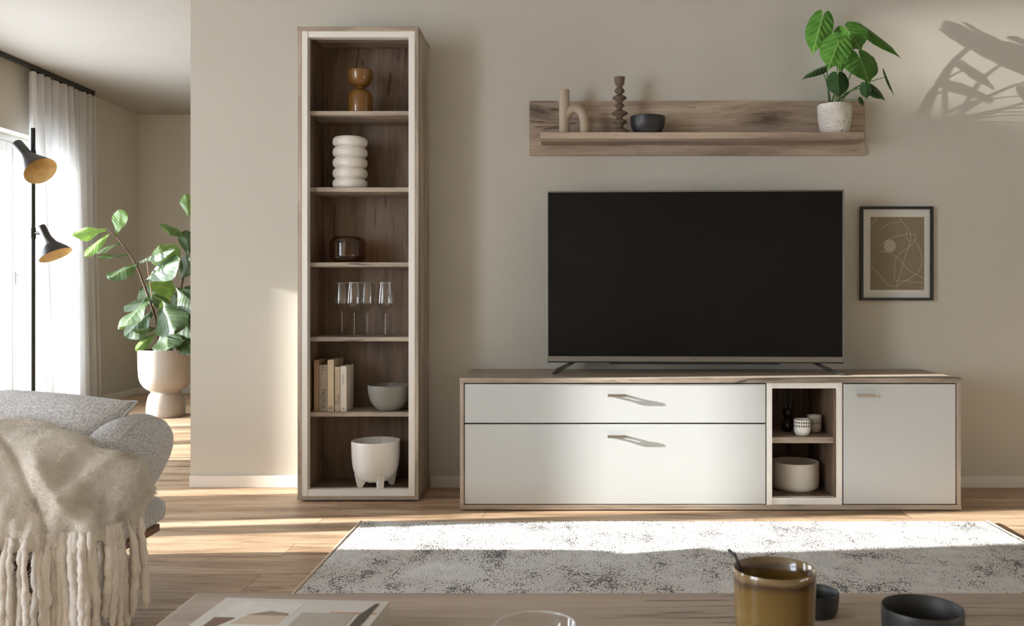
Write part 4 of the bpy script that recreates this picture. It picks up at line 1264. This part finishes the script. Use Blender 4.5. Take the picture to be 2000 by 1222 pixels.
# fringe
rng = random.Random(4)
tcount = 0
s_len = 0; nxt = 0
for i in range(1, NP):
    seg = (P2[NTT][i] - P2[NTT][i-1]).length; s_len += seg
    if s_len < nxt or path[i].x < -1.95:
        if path[i].x < -1.95: nxt = s_len
        continue
    nxt = s_len + .0098 + rng.uniform(-.002, .003)
    top = P2[NTT - 3][i] + Vector((rng.uniform(-.004, .004), 0, 0))
    out = nrm[NTT][i]; out = Vector((out.x, out.y, 0)).normalized() if abs(out.x) + abs(out.y) > 0 else Vector((0, -1, 0))
    Lf = min(top.z - .012, rng.uniform(.24, .32))
    layer = rng.choice((0, .010, .022))
    sway = rng.uniform(-.014, .014)
    pp_ = [top, top + out * (.003 + layer) + Vector((sway * .2, 0, -Lf * .25)), top + out * (.002 + layer) + Vector((sway * .6 + .003, 0, -Lf * .55)), top + out * (layer) + Vector((sway, 0, -Lf * .8)), top + out * (layer + rng.uniform(-.003, .006)) + Vector((sway * 1.3, 0, -Lf))]
    w_ = rng.uniform(.0075, .0118)
    ph = rng.random() * 6
    bm = bmesh.new()
    tube(bm, pp_, lambda t, w_=w_, ph=ph: w_ * (.75 + .3 * math.sin(t * 26 + ph) * .35 + .3 * math.sin(t * 3.0)) * (1 if t < .93 else max(.15, (1 - t) / .07)), 8, 8)
    for v in bm.verts: v.co += Vector((noise.noise(v.co * 60), noise.noise(v.co * 60 + Vector((9, 0, 0))), 0)) * .005
    obj('fringe_tassel', bm, M['throw'], th_, sharp=None).data.shade_smooth()
    tcount += 1
# fine wool fibres standing off the surface
rs = np.random.RandomState(3)
verts = []; faces = []
def fibre(p, n, L_, w_):
    tdir = Vector(rs.normal(size=3)) * .55 + n * .8 + Vector((0, 0, -.5)); tdir.normalize()
    s = tdir.cross(Vector(rs.normal(size=3))).normalized() * w_
    m_ = p + tdir * L_ * .55; e_ = p + (tdir * .9 + Vector((0, 0, -.35)) + Vector(rs.normal(size=3)) * .25) * L_
    b = len(verts)
    verts.extend([p - s, p + s, m_ + s * .7, m_ - s * .7, e_]); faces.extend([(b, b+1, b+2, b+3), (b+3, b+2, b+4)])
imin = next(i for i in range(NP) if path[i].x > -2.0)
for _ in range(70000):
    i = rs.randint(imin, NP - 1); j = int((rs.rand() ** .8) * (NTT - 1))
    a, b = rs.rand(), rs.rand()
    p = P2[j][i].lerp(P2[j][i+1], a).lerp(P2[j+1][i].lerp(P2[j+1][i+1], a), b)
    fibre(p, nrm[j][i], rs.uniform(.009, .022), .00038)
for o in [c for c in th_.children if c.name.startswith('fringe_tassel')]:
    me = o.data; nv_ = len(me.vertices); off = wloc(th_)
    for _ in range(420):
        v = me.vertices[rs.randint(nv_)]
        fibre(v.co + off, v.normal.copy(), rs.uniform(.005, .012), .0003)
me = bpy.data.meshes.new('wool_fibres'); me.from_pydata([tuple(v - wloc(th_)) for v in verts], [], faces); me.materials.append(M['wool_fibre'])
wf = bpy.data.objects.new('wool_fibres', me); COL.objects.link(wf); wf.parent = th_; wf['kind'] = 'stuff'

# ------------------------------------------------------------------ coffee table and what stands on it
TZ = .45
ctb = thing('coffee_table', 'grey-brown oak coffee table crossing the bottom of the picture', 'table', (.15, -3.3, 0))
tx0, tx1, ty0, ty1 = cx(385, 1.393), .95, -3.68, CAMY + 1.393
obj('tabletop', B(tx0, tx1, ty0, ty1, TZ - .035, TZ, .002), M['oak_table'], ctb)
for x_ in (tx0 + .06, tx1 - .06):
    for y_ in (ty0 + .06, ty1 - .06):
        bm = bmesh.new(); box(bm, x_ - .025, x_ + .025, y_ - .025, y_ + .025, .0125, TZ - .035, .003); obj('leg', bm, M['black_metal'], ctb)

def mug(name, label, cat, u, D, rim_v, r, mat, prof, parts=None):
    p = at(u, rim_v, D); h = p.z - TZ
    bm = bmesh.new()
    lathe(bm, [(a * r, b * h) for a, b in prof], (p.x, p.y, TZ), 64)
    o = obj(name, bm, mat, origin=(p.x, p.y, TZ), sharp=60)
    return tag(o, label, cat), p, h
cupprof = [(0, 0), (.72, 0)] + rounded([(.76, .01), (.86, .08), (.95, .3), (.985, .7), (1.0, .97)], 5) + [(.985, 1.0), (.955, .985)] + rounded([(.93, .7), (.90, .3), (.8, .1), (0, .07)], 5)
o, p, h = mug('ochre_mug', 'glossy ochre glazed mug with a brown rim on the coffee table', 'mug', 1512.5, 1.17, 1108, .0525, M['mug'], cupprof)
# coffee spoon standing in the mug
sp_t = thing('teaspoon', 'dark metal teaspoon leaning out of the ochre mug', 'spoon', (p.x, p.y, TZ + .01))
A = at(1424, 1074, 1.19); Bq = Vector((p.x - .005, p.y + .01, TZ + .013))
bm = bmesh.new()
C_ = at(1440, 1094, 1.165)
tube(bm, [A, A.lerp(C_, .5) + Vector((.001, 0, 0)), C_, Bq], [.0024, .0019, .0017, .0016], 10)
obj('spoon_handle', bm, M['black_metal'], sp_t)
bm = bmesh.new(); sbox(bm, Bq, (.010, .012, .003), 2, Matrix.Rotation(R(20), 3, 'X')); obj('spoon_bowl', bm, M['black_metal'], sp_t)
mug('small_grey_cup', 'small dark grey cup half hidden behind the ochre mug', 'cup', 1592, 1.30, 1153, .0335, M['charcoal_cup'], cupprof)
mug('charcoal_cup', 'charcoal stoneware cup at the right on the coffee table', 'cup', 1801.5, 1.10, 1184, .0478, M['charcoal_cup'], cupprof)
gprof = [(0, .0), (.80, .0), (.84, .03), (1.0, .99), (.99, 1.0), (.962, .99), (.82, .1), (0, .08)]
dg = thing('drinking_glass', 'clear drinking glass at the bottom edge of the picture on the table', 'glass', (at(1045, 1221, 1.0).x, CAMY + 1.0, TZ))
o, p, h = mug('glass_body', None, None, 1045, 1.0, 1221, .0455, M['clear_glass'], gprof)
o.location = (0, 0, 0); o.parent = dg
bm = bmesh.new(); tube(bm, [(p.x + .0448 * math.cos(i * math.pi / 30), p.y + .0448 * math.sin(i * math.pi / 30), TZ + h) for i in range(61)], .0012, 8, 1, caps=False)
obj('glass_rim', bm, M['glass_rim'], dg)

# picture book on the table
bt = thing('photo_book', 'thick picture book with a pale beige cover lying at the left of the coffee table', 'book', (-.485, -3.031, TZ), rot=(0, 0, R(-4)))
bw, bd, bh = .232, .30, .034
L = dict(world=False)
mc = plain('pale_book_cover', srgb(222, 219, 213), .35, var=.03)
bm = bmesh.new(); box(bm, 0, bw, -bd, 0, bh - .003, bh, .0008); box(bm, 0, bw, -bd, 0, .0002, .003, .0008); box(bm, bw - .004, bw, -bd, 0, .003, bh - .003)
obj('cover', bm, mc, bt, **L)
obj('pages', B(.004, bw - .004, -bd + .004, -.004, .003, bh - .003), M['paper'], bt, **L)
def flat(name, pts, col, dz=.0003, rough=.4):
    bm = bmesh.new(); extr_poly(bm, [Vector((a, b, bh + dz - .0002)) for a, b in pts], (0, 0, .0002))
    obj(name, bm, plain('print_' + name, col, rough, var=.06, vscale=40), bt, sharp=None, **L)
flat('cover_photo', [(.022, -.295), (.022, -.014), (.118, -.014), (.118, -.295)], srgb(232, 231, 226), .0002)
flat('printed_table', [(.05, -.10), (.112, -.10), (.112, -.06), (.085, -.050), (.06, -.066)], srgb(214, 198, 176), .0005)
flat('printed_shade', [(.06, -.066), (.085, -.050), (.112, -.058), (.112, -.066)], srgb(160, 140, 122), .0007)
flat('printed_chair', [(.020, -.078), (.048, -.078), (.044, -.088), (.028, -.13), (.02, -.13)], srgb(124, 92, 80), .0007)
flat('printed_panel', [(.128, -.295), (.128, -.052), (.20, -.052), (.20, -.295)], srgb(188, 183, 172), .0004)
flat('printed_stripe', [(.165, -.052), (.165, -.048), (.228, -.048), (.228, -.052)], srgb(196, 142, 104), .0005)
flat('printed_curtain', [(.206, -.295), (.206, -.06), (.216, -.012), (.221, -.012), (.218, -.295)], srgb(92, 85, 78), .0006)

print('tassels', tcount)
